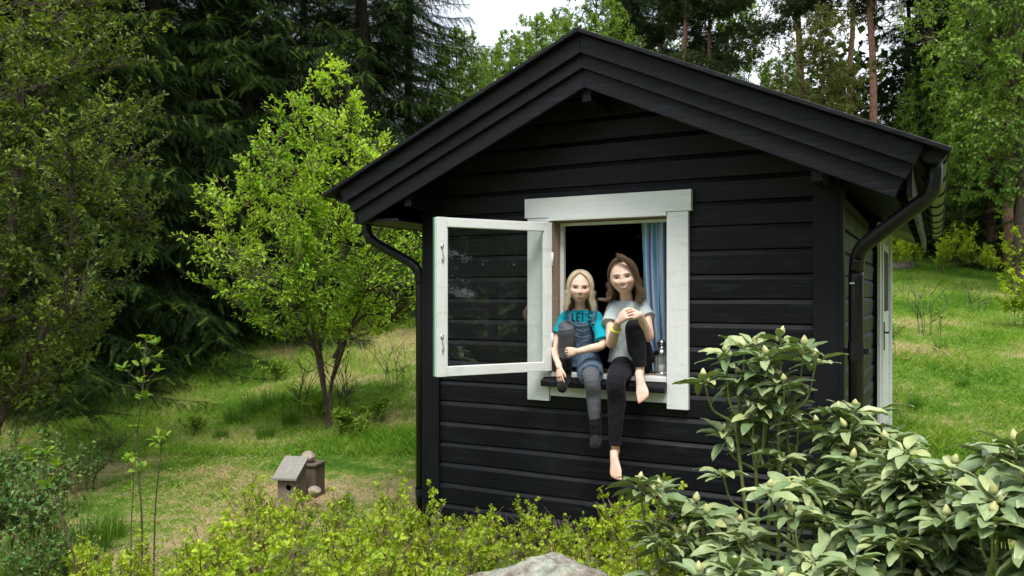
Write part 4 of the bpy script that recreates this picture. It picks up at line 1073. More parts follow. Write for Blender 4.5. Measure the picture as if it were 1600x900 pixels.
def hairB(root, fr_, H, inv):
    parts = hair_mesh(root, fr_, H, inv, None, 0.25, 4200, 1.12, 8, 2.0, None, (56, 84), 0.10, 0.0009, 0.35)
    # wind-blown lock over the parting, sweeping down the image-right side; one flick out to the left
    rn = np.random.RandomState(3); P_ = []; R_ = []
    for k in range(260):
        j = rn.normal(0, 1, 3) * 0.030
        key = [(0.05, 0.45, 0.98), (-0.10 + rn.uniform(-.05, .05), 0.62, 1.10 + rn.uniform(-.02, .14)), (0.14, 0.78, 1.08), (0.42, 0.72, 0.72), (0.66, 0.52, 0.25), (0.78, 0.30, -0.35), (0.80, 0.18, -0.95), (0.70, 0.2, -1.45)]
        p = smooth_path([tuple(np.array(q_) + j * (1 + i * 0.25)) for i, q_ in enumerate(key)], 4); P_.append(p); R_.append(np.linspace(.0021, .0010, len(p)))
    for k in range(90):
        j = rn.normal(0, 1, 3) * 0.025
        key = [(-0.72, -0.1, -0.4), (-0.80, -0.08, -0.85), (-0.90, -0.02, -1.06), (-1.15, 0.0, -1.13), (-1.40 + rn.uniform(-.15, .1), 0, -1.05 + rn.uniform(-.04, .04))]
        p = smooth_path([tuple(np.array(q_) + j * (1 + i * 0.1)) for i, q_ in enumerate(key)], 7); P_.append(p); R_.append(np.linspace(.0021, .0007, len(p)))
    out = []
    for grp in (P_[:260], P_[260:]):
        A_ = np.array(grp); W = np.array(fr_[0]) + H * (A_[..., :1] * np.array(fr_[1]) + A_[..., 1:2] * np.array(fr_[2]) + A_[..., 2:3] * np.array(fr_[3])) - np.array(inv)
        out.append(tubes(W, np.array([np.linspace(.0012, .0006, A_.shape[1])] * len(grp)), 4))
    link('hair', npmesh('hair', parts + out, True), root, [brown])
baseB = Q(984, 585, 0.03)
rootB, surfB = person('person', dict(base=baseB, label='taller brown haired barefoot child in pale grey shirt and black leggings sitting in the window', frame=frB, H=HB_, smile=1.0, young=0.3,
    body=bodyB, neck0=Q(980, 477, .04), neckr=.036, eye_open=0.034, mouth=(0.26, -0.52, 0.9), teeth=True, brow=M['brow_dark'], cam=CAMP, nails=t2 + t1[:2],
    red=[(elR, .04, .4), (elL, .04, .35), (toeL, .05, .45), (toeR, .05, .45), (heelR, .03, .3)],
    clothes=[('leggings', leg, cloth('black_leggings', (0.013, 0.012, 0.016), 120, 0.2), .004, (0.0018, 26, 7)),
             ('t_shirt', tee, cloth('pale_grey_cotton', (0.42, 0.48, 0.49), 120, 0.08), .004, (0.0045, 17, 8, (1.7, 1, 0.6)))], hair=hairB))
bpy.context.view_layer.update()
teB = [k for k in rootB.children if k.name.startswith('t_shirt')][0]
# bracelet on the image-left forearm
bc = elL * .30 + wrL * .70; bd = (wrL - elL).normalized(); bs = bd.orthogonal().normalized(); b2 = bd.cross(bs)
n = 28; bp_ = [tuple(bc + bs * .0285 * math.cos(2 * math.pi * k / n) + b2 * .0285 * math.sin(2 * math.pi * k / n) - Vector(baseB)) for k in range(n + 1)]
link('bracelet', npmesh('bracelet', [tube1(bp_, [.0058] * (n + 1), 8)], True), rootB, [plain('yellow_band', (0.72, 0.85, 0.03), 0.5)])
# ------------------------------------------------------------------ vegetation
LEAF4 = (np.array([(0, 0, 0), (.42, .5, .10), (1, 0, -.10), (.42, -.5, .10)]), np.array([(0, 3, 2), (0, 2, 1)]))
LEAF7 = (np.array([(0, 0, 0), (.5, 0, 0), (1, 0, -.12), (.22, .40, .07), (.68, .42, .05), (.22, -.40, .07), (.68, -.42, .05)]),
         [np.array([(0, 1, 4, 3), (0, 5, 6, 1)]), np.array([(1, 2, 4), (1, 6, 2)])])
def rdir(rs, n): return nrm(rs.normal(size=(n, 3)))
def leaves(rs, P, A, L_, W_, tpl=LEAF4, up=0.8, jit=0.5):
    n = len(P)
    A = nrm(A + rdir(rs, n) * jit); N = nrm(np.array([0, 0, 1.0]) * up + rdir(rs, n) * 0.6)
    s = rs.uniform(.65, 1.25, n)
    return inst(tpl[0], tpl[1], P, A, N, L_ * s, W_ * s * rs.uniform(.8, 1.2, n))
def bark_mat(name, c0, c1, sc_=10, stretch=(4, 4, 1)):
    m, nt, b = mat(name); n = noise(nt, sc_, 6, .65, stretch=stretch); r = ramp(nt, [(.32, c0), (.68, c1)])
    nt.links.new(n.outputs['Fac'], r.inputs[0]); nt.links.new(r.outputs[0], b.inputs['Base Color']); b.inputs['Roughness'].default_value = .95
    b.inputs['Specular IOR Level'].default_value = .1; bump(nt, b, n.outputs['Fac'], .8, .02); return m
M['bark'] = bark_mat('grey_brown_bark', (.045, .035, .028), (.16, .125, .10))
M['bark_red'] = bark_mat('reddish_stem', (.11, .06, .04), (.26, .16, .11))
M['bark_twig'] = bark_mat('grey_brown_twigs', (.13, .085, .065), (.30, .21, .16))
M['bark_dark'] = bark_mat('dark_spruce_bark', (.02, .015, .012), (.07, .055, .045))
m, nt, b = mat('pine_bark')
n = noise(nt, 9, 6, .65, stretch=(3, 3, 1)); r = ramp(nt, [(.35, (.10, .06, .045)), (.65, (.33, .17, .11))])
nt.links.new(n.outputs['Fac'], r.inputs[0]); nt.links.new(r.outputs[0], b.inputs['Base Color']); b.inputs['Roughness'].default_value = .95; bump(nt, b, n.outputs['Fac'], .8, .03)
M['pine_bark'] = m
M['lf_fruit'] = leaf_mat('fresh_green_leaves', [(.15, .31, .02), (.32, .52, .04), (.54, .72, .09)], .45, .42, (1.3, 1.2, .5), big=.9)
M['lf_dark'] = leaf_mat('olive_leaves', [(.055, .10, .012), (.12, .185, .02), (.25, .34, .04)], .5, .3, big=.8)
M['lf_birch'] = leaf_mat('birch_leaves', [(.10, .19, .024), (.17, .29, .04), (.26, .40, .07)], .5, .35, big=.5)
M['lf_shrub'] = leaf_mat('yellow_green_leaves', [(.19, .31, .014), (.39, .52, .030), (.62, .69, .075)], .4, .40, (1.25, 1.2, .5), big=3)
M['lf_sapling'] = leaf_mat('sapling_leaves', [(.10, .22, .02), (.20, .33, .03), (.30, .42, .06)], .45, .4)
M['lf_bluish'] = leaf_mat('bluish_green_leaves', [(.06, .15, .04), (.12, .23, .06), (.20, .32, .08)], .5, .3)
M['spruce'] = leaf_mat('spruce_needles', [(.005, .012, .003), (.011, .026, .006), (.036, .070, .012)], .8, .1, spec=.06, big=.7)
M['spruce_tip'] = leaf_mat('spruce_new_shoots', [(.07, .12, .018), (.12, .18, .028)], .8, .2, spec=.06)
M['pine'] = leaf_mat('pine_needles', [(.030, .052, .022), (.055, .085, .034), (.085, .12, .042)], .8, .15, spec=.08, big=.6)
M['pine_young'] = leaf_mat('young_pine_needles', [(.05, .07, .014), (.10, .12, .022), (.15, .16, .03)], .6, .2, big=.6)

def tree_parts(root, trunk, crown, tmat, cmat, cname='crown', tname='trunk'):
    a = link(tname, npmesh(tname, trunk, True), root, [tmat]); b_ = link(cname, npmesh(cname, crown), root, cmat if isinstance(cmat, list) else [cmat])
    note_kids(root, [a.name, b_.name]); return root

def broadleaf(seed, H, stems, prof, nt_, leaf_len, leaf_w, per, r0=.05, base_h=.2, twig=.45, tpl=LEAF4, droop=0.0, clump=None, lean=None):
    """stems: list of polylines (m, local). prof(t, az)-> crown radius at relative height t"""
    rs = np.random.RandomState(seed); trunk = []; segP = []; segR = []
    for pl_, ra, rb in stems:
        p = smooth_path(pl_, 6); rad = np.linspace(ra, rb, len(p)); V, F = tubes(p, rad, 9); trunk.append((V, F)); segP.append(p); segR.append(rad)
    SP = np.concatenate(segP); SRad = np.concatenate(segR)
    P_ = []
    cen = SP[np.argmax(SP[:, 2])]
    # secondary limbs
    nl = max(12, nt_ // 22); ends = []
    tries = 0
    T = []
    while len(T) < nl and tries < nl * 50:
        tries += 1
        t = rs.rand() ** .9; az = rs.rand() * 2 * math.pi; r_ = prof(t, az) * math.sqrt(rs.uniform(.1, .75))
        T.append((r_ * math.cos(az), r_ * math.sin(az), base_h + t * (H - base_h)))
    T = np.array(T)
    def attach(T, SP, up_bias):
        out = []
        for q in T:
            d = SP - q; dz = d[:, 2]
            cost = np.linalg.norm(d * np.array([1, 1, .8]), axis=1) + np.where(dz > -up_bias * np.linalg.norm(d[:, :2], axis=1), 1.5 * (dz + up_bias * np.linalg.norm(d[:, :2], axis=1)).clip(0), 0)
            out.append(int(np.argmin(cost)))
        return np.array(out)
    ai = attach(T, SP, .5)
    def curves(A, B, n, sag, wob):
        t = np.linspace(0, 1, n)[None, :, None]
        mid = (A + B) / 2; L_ = np.linalg.norm(B - A, axis=1, keepdims=True)
        mid = mid + np.stack([rs.normal(0, wob, len(A)), rs.normal(0, wob, len(A)), rs.normal(0, wob, len(A)) + sag], -1) * L_
        return A[:, None] * (1 - t) ** 2 + mid[:, None] * 2 * t * (1 - t) + B[:, None] * t ** 2
    LP = curves(SP[ai], T, 8, -.08, .10)
    lr = np.minimum(SRad[ai] * .6, .012 + .01 * rs.rand(len(T)))[:, None] * np.linspace(1, .35, 8)[None]
    V, F = tubes(LP, lr, 5); trunk.append((V, F))
    SP2 = np.concatenate([SP[len(SP) // 6:], LP[:, 2:].reshape(-1, 3), LP[:, 4:].reshape(-1, 3)]); 
    # twigs
    cand = rs.rand(nt_ * 6); wt = np.array([max(.03, prof(a, 0)) ** 1.6 for a in cand]); t = cand[rs.choice(len(cand), nt_, p=wt / wt.sum())]; az = rs.rand(nt_) * 2 * math.pi
    pr = np.array([prof(a, b_) for a, b_ in zip(t, az)])
    rr = pr * (rs.uniform(.02, 1, nt_) ** .55)
    Q_ = np.stack([rr * np.cos(az), rr * np.sin(az), base_h + t * (H - base_h)], -1)
    if clump:          # gather the twigs into uneven masses with gaps
        C = Q_[rs.choice(nt_, clump[0])]; di = ((Q_[:, None] - C[None]) ** 2).sum(-1); j = di.argmin(1)
        Q_ = Q_ + (C[j] - Q_) * clump[1] * rs.uniform(.3, 1, (nt_, 1))
    idx = attach(Q_, SP2, .35); A = SP2[idx]
    dv = Q_ - A; dl = np.linalg.norm(dv, axis=1, keepdims=True); A2 = Q_ - dv / np.maximum(dl, 1e-6) * np.minimum(dl, twig * 2)
    A2 = np.where(dl > twig * 2, A2 * .0 + A, A)
    TW = curves(A2, Q_, 6, .04 - droop * .5, .08)
    if droop: TW[:, :, 2] -= droop * np.linspace(0, 1, 6)[None] ** 2 * rs.uniform(.5, 1.5, (nt_, 1))
    V, F = tubes(TW, np.full((nt_, 6), .0042) * np.linspace(1.3, .5, 6)[None], 3); trunk.append((V, F))
    # leaves along the outer part of every twig
    n = nt_ * per; k = rs.randint(0, nt_, n); s = 1 - np.minimum(twig / np.maximum(dl[k, 0], twig), 1) * rs.rand(n) ** 1.3
    f = s * 5; i0 = np.clip(f.astype(int), 0, 4); fr_ = (f - i0)[:, None]
    LPp = TW[k, i0] * (1 - fr_) + TW[k, i0 + 1] * fr_
    ax_ = nrm(TW[k, i0 + 1] - TW[k, i0]); off = rdir(rs, n)
    A_ = nrm(ax_ * .6 + off * .8 + np.array([0, 0, .15 - droop * 2]))
    LPp = LPp + off * leaf_len * .3
    crown = [leaves(rs, LPp, A_, leaf_len, leaf_w, tpl, jit=.35)]
    return trunk, crown

# ---- spruce
def spray_tpl(n, w, ln):
    V = []; F = []
    for i in range(n):
        x = i / n
        for s in (-1, 1):
            k = len(V); le = ln * (1 - .45 * x)
            V += [(x, 0, 0), (x + w, 0, 0), (x + .5 * le + w * .5, s * le, -.10 * le)]; F.append((k, k + 1, k + 2) if s < 0 else (k + 1, k, k + 2))
    k = len(V); V += [(.85, .03, 0), (.85, -.03, 0), (1.12, 0, -.03)]; F.append((k, k + 1, k + 2))
    return np.array(V), np.array(F)
SPR = spray_tpl(9, .058, .20)
def spruce(seed, H, R, whorl=.30, nb=7, step=.11, sl=.20, low=.15, tipfrac=.16, droopy=1.0):
    rs = np.random.RandomState(seed)
    zs = np.linspace(0, H, 14); tr = np.stack([.03 * np.sin(zs), .03 * np.cos(zs * .8), zs], -1)
    trunk = [tubes(tr, np.linspace(.012 * H + .02, .01, 14), 10)]
    sp = []; z = low
    BP = []
    while z < H - .2:
        for k in range(nb):
            az = rs.rand() * 6.283; L_ = R * ((1 - z / H) ** .75) * rs.uniform(.62, 1.08) + .12
            zz = z + rs.uniform(-.15, .15)
            t = np.linspace(0, 1, 9); slope = .35 * (z / H) - .12
            r_ = L_ * t; h = zz + L_ * (slope * t - .42 * droopy * t ** 1.6 + .24 * t ** 3.2)
            bend = rs.normal(0, .12) * t ** 2
            BP.append(np.stack([r_ * np.cos(az + bend), r_ * np.sin(az + bend), np.maximum(h, .06)], -1))
        z += whorl * rs.uniform(.8, 1.2)
    BP = np.array(BP); trunk.append(tubes(BP, np.linspace(.012, .003, 9)[None] * np.ones((len(BP), 1)), 4))
    Ps, As, Ns, Ls = [], [], [], []
    for b_ in BP:
        Lb = np.linalg.norm(b_[-1] - b_[0]); n = max(3, int(Lb / step)); 
        s = np.linspace(.16, 1, n); f = s * 8; i0 = np.clip(f.astype(int), 0, 7); fr_ = (f - i0)[:, None]
        p = b_[i0] * (1 - fr_) + b_[i0 + 1] * fr_; d = nrm(b_[i0 + 1] - b_[i0]); sd = nrm(np.cross(d, [0, 0, 1.0]))
        for side in (-1, 1):
            tl = (.34 * Lb * (1 - s * .8) + .12) * rs.uniform(.5, 1.1, n)          # side twig length
            for q in range(3):          # sprays along the hanging side twig
                u = q / 3
                m_ = tl > (q * sl * .8)
                pos = p + sd * side * (tl * u)[:, None] + d * (tl * u * .5)[:, None] - np.array([0, 0, 1.0]) * (tl * (u ** 1.5) * .55 * droopy)[:, None]
                ad = nrm(sd * side * .8 + d * .6 - np.array([0, 0, .45 + 1.2 * u * droopy]) + rdir(rs, n) * .42)
                Ps.append(pos[m_]); As.append(ad[m_]); Ns.append(nrm(np.array([0, 0, 1.0]) + rdir(rs, n) * .8)[m_]); Ls.append((sl * rs.uniform(.8, 1.3, n))[m_])
        Ps.append(p); As.append(nrm(d + rdir(rs, n) * .2)); Ns.append(nrm(np.array([0, 0, 1.0]) + rdir(rs, n) * .3)); Ls.append(np.full(n, sl))
    P_ = np.concatenate(Ps); A_ = np.concatenate(As); N_ = np.concatenate(Ns); L_ = np.concatenate(Ls)
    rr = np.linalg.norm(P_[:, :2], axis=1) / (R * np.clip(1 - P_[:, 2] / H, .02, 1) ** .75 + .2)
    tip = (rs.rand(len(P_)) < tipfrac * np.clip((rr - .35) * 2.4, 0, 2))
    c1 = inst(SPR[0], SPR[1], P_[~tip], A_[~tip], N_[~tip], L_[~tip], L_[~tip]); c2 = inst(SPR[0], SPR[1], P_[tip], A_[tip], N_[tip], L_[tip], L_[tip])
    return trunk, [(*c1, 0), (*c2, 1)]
def tuft_tpl(rs, n=13):
    V = []; F = []
    for i in range(n):
        d = rs.normal(size=3); d[0] = abs(d[0]) + .25; d /= np.linalg.norm(d); s = np.cross(d, rs.normal(size=3)); s = s / np.linalg.norm(s) * .065
        k = len(V); V += [tuple(-s), tuple(s), tuple(d * .5 + s * .8), tuple(d)]; F.append((k, k + 1, k + 2, k + 3))
    return np.array(V), np.array(F)
TUFT = tuft_tpl(np.random.RandomState(1))
def pine(seed, H, R, bare=.45, nb=34, tl=.16, dense=1.0, low_dead=True, droop=0.0):
    rs = np.random.RandomState(seed); zs = np.linspace(0, H, 16)
    wob = np.cumsum(rs.normal(0, .05, (16, 2)), 0); tr = np.stack([wob[:, 0], wob[:, 1], zs], -1)
    trunk = [tubes(tr, np.linspace(.0095 * H, .02, 16), 10)]
    Bp = []; Ps = []; As = []
    if low_dead:
        for k in range(14):
            z = H * rs.uniform(.12, bare + .05); az = rs.rand() * 6.28; L_ = rs.uniform(.3, 1.2); c_ = np.array([np.interp(z, zs, tr[:, 0]), np.interp(z, zs, tr[:, 1]), z])
            t = np.linspace(0, 1, 7)[:, None]; trunk.append(tubes(c_ + t * L_ * np.array([math.cos(az), math.sin(az), -.15]) + rs.normal(0, .02, (7, 3)) * t, np.linspace(.014, .004, 7), 4))
    for k in range(nb):
        h = bare + (1 - bare) * (k + rs.rand()) / nb; z = h * H; az = rs.rand() * 6.28
        t_ = (h - bare) / (1 - bare); L_ = R * (math.sin(math.pi * min(1, .25 + .75 * t_)) ** .6 * .9 + .15) * rs.uniform(.55, 1.15)
        c_ = np.array([np.interp(z, zs, tr[:, 0]), np.interp(z, zs, tr[:, 1]), z]); t = np.linspace(0, 1, 8)
        el = rs.uniform(-.05, .45) * (t_ + .3) - droop
        b_ = c_ + np.stack([math.cos(az) * L_ * t, math.sin(az) * L_ * t, L_ * (el * t + .25 * t ** 2 * (1 - 2 * droop))], -1) + rs.normal(0, .03, (8, 3)) * t[:, None]
        Bp.append(b_)
        nc = int(6 * dense * (L_ + .3)) + 3
        for j in range(nc):
            s = rs.uniform(.35, 1.05); q = b_[min(7, int(s * 7))] + rs.normal(0, .13 + .06 * L_, 3) * np.array([1, 1, .45]); n = int(rs.randint(14, 26) * dense)
            off = rs.normal(0, 1, (n, 3)) * np.array([.19, .19, .085]) * (1 + .12 * L_)
            Ps.append(q + off); As.append(off / .18 + np.array([0, 0, .55]))
    trunk.append(tubes(np.array(Bp), np.linspace(.032, .008, 8)[None] * np.ones((len(Bp), 1)), 5))
    P_ = np.concatenate(Ps); A_ = nrm(np.concatenate(As) + rs.normal(0, .3, P_.shape)); n = len(P_)
    return trunk, [inst(TUFT[0], TUFT[1], P_, A_, rdir(rs, n), tl * rs.uniform(.7, 1.3, n), tl)]

# -------- the bright fruit tree beside the cabin
def T(label, name='tree', loc=None, rz=0, cat='tree', group=None, s=1):
    r = empty(name, loc, rz); r.scale = (s, s, s); tag(r, label, cat, group); return r
pt = onground(512, 8.6)
rs = np.random.RandomState(11)
def toL(px, py, z=8.6): 
    q = PZ(px, py, z) - pt; return tuple(q)
stems = [([(0, 0, -.1), toL(511, 640), toL(502, 590, 8.55), toL(490, 520, 8.5), toL(475, 430, 8.45), toL(455, 330, 8.4), toL(440, 220, 8.4)], .027, .006),
         ([(0.02, 0, -.05), toL(516, 635), toL(518, 600, 8.7), toL(530, 540, 8.75), toL(535, 450, 8.8), toL(540, 330, 8.8), toL(545, 200, 8.8), toL(546, 130, 8.8)], .025, .005),
         ([toL(507, 610), toL(500, 540, 8.8), toL(498, 440, 8.9), toL(497, 300, 9), toL(490, 150, 9)], .026, .006),
         ([toL(520, 590, 8.7), toL(545, 520, 8.6), toL(575, 440, 8.4), toL(595, 350, 8.3), toL(605, 260, 8.3)], .024, .006),
         ([toL(500, 560, 8.55), toL(470, 500, 8.3), toL(425, 440, 8.2), toL(385, 400, 8.1), toL(350, 360, 8.1)], .024, .007),
         ([toL(520, 560, 8.7), toL(560, 500, 8.8), toL(605, 470, 8.9), toL(640, 445, 8.9)], .020, .006)]
def fruit_prof(t, az):
    base = np.interp(t, [0, .06, .18, .36, .52, .72, .88, 1], [.45, .90, 1.22, 1.28, 1.10, .76, .44, .14])
    return base * (1 + .20 * math.sin(3 * az + 5 * t) + .16 * math.sin(7 * az + 13 * t) + .08 * math.sin(17 * t + 5 * az))
tr, crn = broadleaf(21, 4.08, stems, fruit_prof, 2300, .046, .024, 12, base_h=.95, twig=.38, clump=(260, .60), tpl=LEAF7)
root = T('bright green broad young fruit tree with several stems left of the cabin', 'fruit_tree', pt)
tree_parts(root, tr, crn, M['bark'], M['lf_fruit'])

# -------- dark leafy tree at the left edge
pl_ = onground(-30, 6.3)
def d_prof(t, az): return np.interp(t, [0, .15, .4, .7, .9, 1], [.6, 1.15, 1.40, 1.30, .8, .3]) * (1 + .15 * math.sin(4 * az + 6 * t))
stems = [([(0, 0, -.1), (.05, 0, 1.0), (.25, .1, 2.2), (.35, .1, 3.4), (.45, 0, 4.8)], .07, .01), ([(0, 0, .3), (.35, .1, 1.0), (.75, .2, 1.7), (1.0, .1, 2.6)], .035, .008),
         ([(0, 0, .8), (-.3, -.1, 1.6), (-.6, 0, 2.8), (-.6, 0, 3.9)], .035, .008), ([(.05, 0, .9), (.4, -.2, 1.5), (.6, -.3, 2.4), (.7, -.3, 3.6)], .03, .008)]
tr, crn = broadleaf(33, 5.4, stems, d_prof, 3600, .040, .021, 17, base_h=.75, twig=.35, clump=(150, .4), tpl=LEAF7)
root = T('olive green leafy small tree filling the left edge in front of spruces', 'broadleaf_tree', pl_)
tree_parts(root, tr, crn, M['bark'], M['lf_dark'])

# -------- spruces
protoS = []
for i, (H, R, nb, st, sl) in enumerate([(13, 3.1, 9, .09, .17), (15, 3.4, 9, .10, .18), (12, 2.7, 9, .09, .17)]):
    tr, crn = spruce(50 + i, H, R, .30, nb, st, sl, low=.25 + .1 * i)
    protoS.append((tr, crn))
SP_LEFT = [(60, 11.0, 0, 'dark spruce with boughs to the ground at the left edge behind the olive tree'),
           (240, 13.2, 1, 'tall black-green spruce rising behind the two thin saplings'),
           (385, 14.6, 0, 'tall dark spruce directly left behind the bright fruit tree'),
           (565, 16.4, 1, 'dark spruce standing directly behind the top of the fruit tree'),
           (640, 19.0, 2, 'spruce with hanging boughs behind the left roof slope beside the sky gap'),
           (150, 15.6, 2, 'second-row spruce in the gap behind the leftmost trees'),
           (320, 17.5, 1, 'second-row spruce between the two tallest left spruces'),
           (475, 19.5, 0, 'second-row spruce seen through the fruit tree gap'),
           (10, 14.5, 1, 'spruce in the far left corner behind the olive tree'),
           (-120, 12.5, 0, 'spruce outside the left edge'),
           (235, 22, 1, 'third-row spruce deep in the left wood'), (570, 26, 1, 'third-row spruce right of the fruit tree deep in the wood'), (90, 20, 0, 'third-row spruce at the left deep in the wood'), (400, 24, 2, 'third-row spruce behind the fruit tree deep in the wood')]
firstS = {}
def put_spruce(px, z, k, label, s=1.0, rz=None, group='spruces of the left wood'):
    loc = onground(px, z); loc.z -= .05
    if rz is None: rz = (px * 7 % 628) / 100
    if k not in firstS:
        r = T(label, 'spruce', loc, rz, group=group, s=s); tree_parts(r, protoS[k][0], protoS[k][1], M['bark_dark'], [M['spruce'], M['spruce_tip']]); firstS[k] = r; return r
    return copy_tree(firstS[k], loc, rz, s, label, group)
for px, z, k, lb_ in SP_LEFT: put_spruce(px, z, k, lb_)
# right hand wood
SP_RIGHT = [(1418, 25, 2, .95, 'dark spruce with dense crown right of the red pine trunk'), (1520, 25.5, 0, .7, 'smaller spruce behind the right hand pine trunks'), (1600, 21, 2, .8, 'spruce at the right edge behind the birch'),
            
            (1480, 29, 1, .6, 'spruce deep behind the birch crown at right'), (1590, 28, 1, .8, 'spruce deep at the right edge'), (1445, 33, 0, .6, 'far spruce at the end of the right lawn'), (1560, 35, 2, 1, 'far spruce in the right corner'),
            (1660, 24, 0, .9, 'spruce just beyond the right edge'), (985, 33, 2, .95, 'thin dark spruce top just right of the roof ridge')]
for px, z, k, s, lb_ in SP_RIGHT: put_spruce(px, z, k, lb_, s, group='spruces of the right wood')
# wood around the garden outside the frame: shades the front and is mirrored in the window pane
def put_at(x, y, k, s_, lb_, group='spruces around the garden outside the picture'):
    c_ = copy_tree(firstS[k], Vector((x, y, gh(x, y) - .05)), (x * 3.7 + y) % 6.28, s_, lb_, group)
for x, y, k, s_ in [(13.5, -3.5, 0, .85), (15, 1, 2, .9), (12.5, -8, 1, .85), (17, -6, 2, .9), (18, 4, 0, 1), (14, -13, 0, .95), (19, -11, 1, 1), (21, -1, 1, 1),
                    (8.5, -16, 2, .95), (3, -17.5, 0, 1), (-3, -18.5, 1, 1), (-9, -17.5, 2, 1), (-13.5, -14, 0, .95), (-15, -8, 1, .9), (0, -22, 2, 1.1), (6, -21, 1, 1.1), (-6, -23, 0, 1.1), (12, -19, 1, 1.0)]:
    put_at(x, y, k, s_, 'dark spruce standing outside the picture around the garden')
# pines
protoP = [pine(71, 17, 1.9, .42, 40), pine(72, 16, 2.0, .5, 36), pine(73, 15, 1.8, .35, 44)]
firstP = {}
for px, z, k, s, lb_ in [(1252, 26, 0, 1, 'orange-trunked pine above the middle of the right roof slope'), (1324, 29, 1, 1, 'pine with slim reddish trunk between two stouter pines'), (1370, 23.5, 1, .95, 'nearest pine with bare red trunk above the right roof end'),
                      (1112, 30, 2, .95, 'pine with clumped crown above the roof just right of the ridge'), (1030, 34, 0, .9, 'pine behind the roof beside the ridge'), 
                      (1545, 21.5, 1, .9, 'grey-barked pine with bare trunk at right edge of the lawn'), (1578, 20.5, 0, .85, 'straight pine trunk nearest the right edge'), (1496, 24, 2, .85, 'slender pine behind the bright saplings'), (975, 38, 1, 1, 'dark pine top against the sky right of the ridge'),
                      (1072, 30, 1, 1.0, 'bare-stemmed pine behind the roof near its ridge')]:
    loc = onground(px, z); loc.z -= .1
    if k not in firstP:
        r = T(lb_, 'pine_tree', loc, 1.3 * k, group='pines of the right wood', s=s); tree_parts(r, *protoP[k], M['pine_bark'], M['pine']); firstP[k] = r
    else: copy_tree(firstP[k], loc, (px % 63) / 10, s, lb_, 'pines of the right wood')
# young yellowish pine
tr, crn = pine(79, 6.8, 1.3, .05, 40, .15, .6, False)
loc = onground(1300, 22); loc.z += 0.2
tree_parts(T('young yellow-green pine with pointed top above the right roof slope', 'pine_tree', loc), tr, crn, M['pine_bark'], M['pine_young'])
# birches and other light broadleaf trees
def tall_prof(t, az): return np.interp(t, [0, .15, .45, .75, 1], [.9, 1.8, 2.3, 2.0, .9]) * (1 + .18 * math.sin(3 * az + 7 * t) + .1 * math.sin(8 * az + 3 * t))
protoB = []
for i in range(2):
    rs = np.random.RandomState(90 + i)
    stems = [([(0, 0, -.2), (.1, 0, 3), (.0, .1, 6), (.15, 0, 9), (.1, 0, 11.6)], .14, .02), ([(.05, 0, 3.2), (.7, .2, 5.2), (1.1, .2, 7.6)], .07, .015), ([(.05, 0, 4.2), (-.6, -.3, 6.2), (-.9, -.4, 8.4)], .06, .015)]
    protoB.append(broadleaf(91 + i, 12, stems, tall_prof, 3200 if i else 2600, .095, .066, 16, base_h=2.2, twig=.8, droop=.25 * (i == 0) + .08, clump=(220, .5)))
firstB = {}
for px, z, k, s, lb_ in [(1590, 17.5, 0, 1.0, 'pale green birch with hanging twigs in the upper right corner'), (928, 30, 1, .80, 'light green tree crown standing directly behind the roof ridge'), (838, 30, 1, .70, 'light green rounded tree behind the upper left roof slope'), (765, 30, 1, .60, 'pale green tree lowest in the sky gap left of the ridge'),
                      (800, 31, 1, .66, 'light green tree in the dip left of the ridge'), (872, 32, 1, .74, 'light green crown just left of the roof ridge'), (740, 26, 1, .52, 'low pale green tree beside the hanging spruce'), (1440, 24, 0, .48, 'small pale birch beside the right roof end'), (1500, 22, 0, .42, 'small pale birch left of the bare pine trunks'), (1140, 35, 1, .9, 'green broadleaf tree between pines above the roof'), (1225, 33, 1, .60, 'low green broadleaf tree above the right roof slope'), (712, 27, 1, .62, 'pale green tree between the spruce and the left roof slope'), (1030, 40, 1, .8, 'far green broadleaf tree right of the ridge'), (885, 38, 1, .60, 'far light green tree left of the ridge')]:
    loc = onground(px, z); loc.z -= .05
    if k not in firstB:
        r = T(lb_, 'birch_tree' if k == 0 else 'broadleaf_tree', loc, k, group='birches and light trees behind the cabin', s=s); tree_parts(r, *protoB[k], M['bark'], M['lf_birch']); firstB[k] = r
    else: copy_tree(firstB[k], loc, (px % 63) / 10, s, lb_, 'birches and light trees behind the cabin')
for x, y, k, s_ in [(9.5, -1.5, 0, .8), (11, 1.5, 1, .8), (10.5, -5, 0, .9), (12.5, 4.5, 0, .9), (9, -10, 1, .8), (13, -1, 1, .95), (-1, -15, 1, .9), (5.5, -14.5, 0, .9)]:
    copy_tree(firstB[k], Vector((x, y, gh(x, y) - .05)), x + y, s_, 'birch standing outside the picture around the garden', 'birches around the garden outside the picture')
# far wood, one mass on the hill
rs = np.random.RandomState(5); n = 60000
u = rs.uniform(-75, 75, n); z = rs.uniform(42, 60, n); 
top = 6 + 3 * np.sin(u * .35) * np.sin(u * .11) + rs.rand(n) * 4
top = np.where((u > -14) & (u < 16), np.minimum(top, 3), top)
hh = rs.rand(n) * top
X_, Y_ = z * FX + u * RX, -4.6 + z * FY + u * RY; P_ = np.stack([X_, Y_, ground_h(X_, Y_) + hh], -1)
tag(link('far_wood', npmesh('far_wood', [leaves(rs, P_, rdir(rs, n), .6, .45)]), None, [M['spruce']]), kind='stuff')

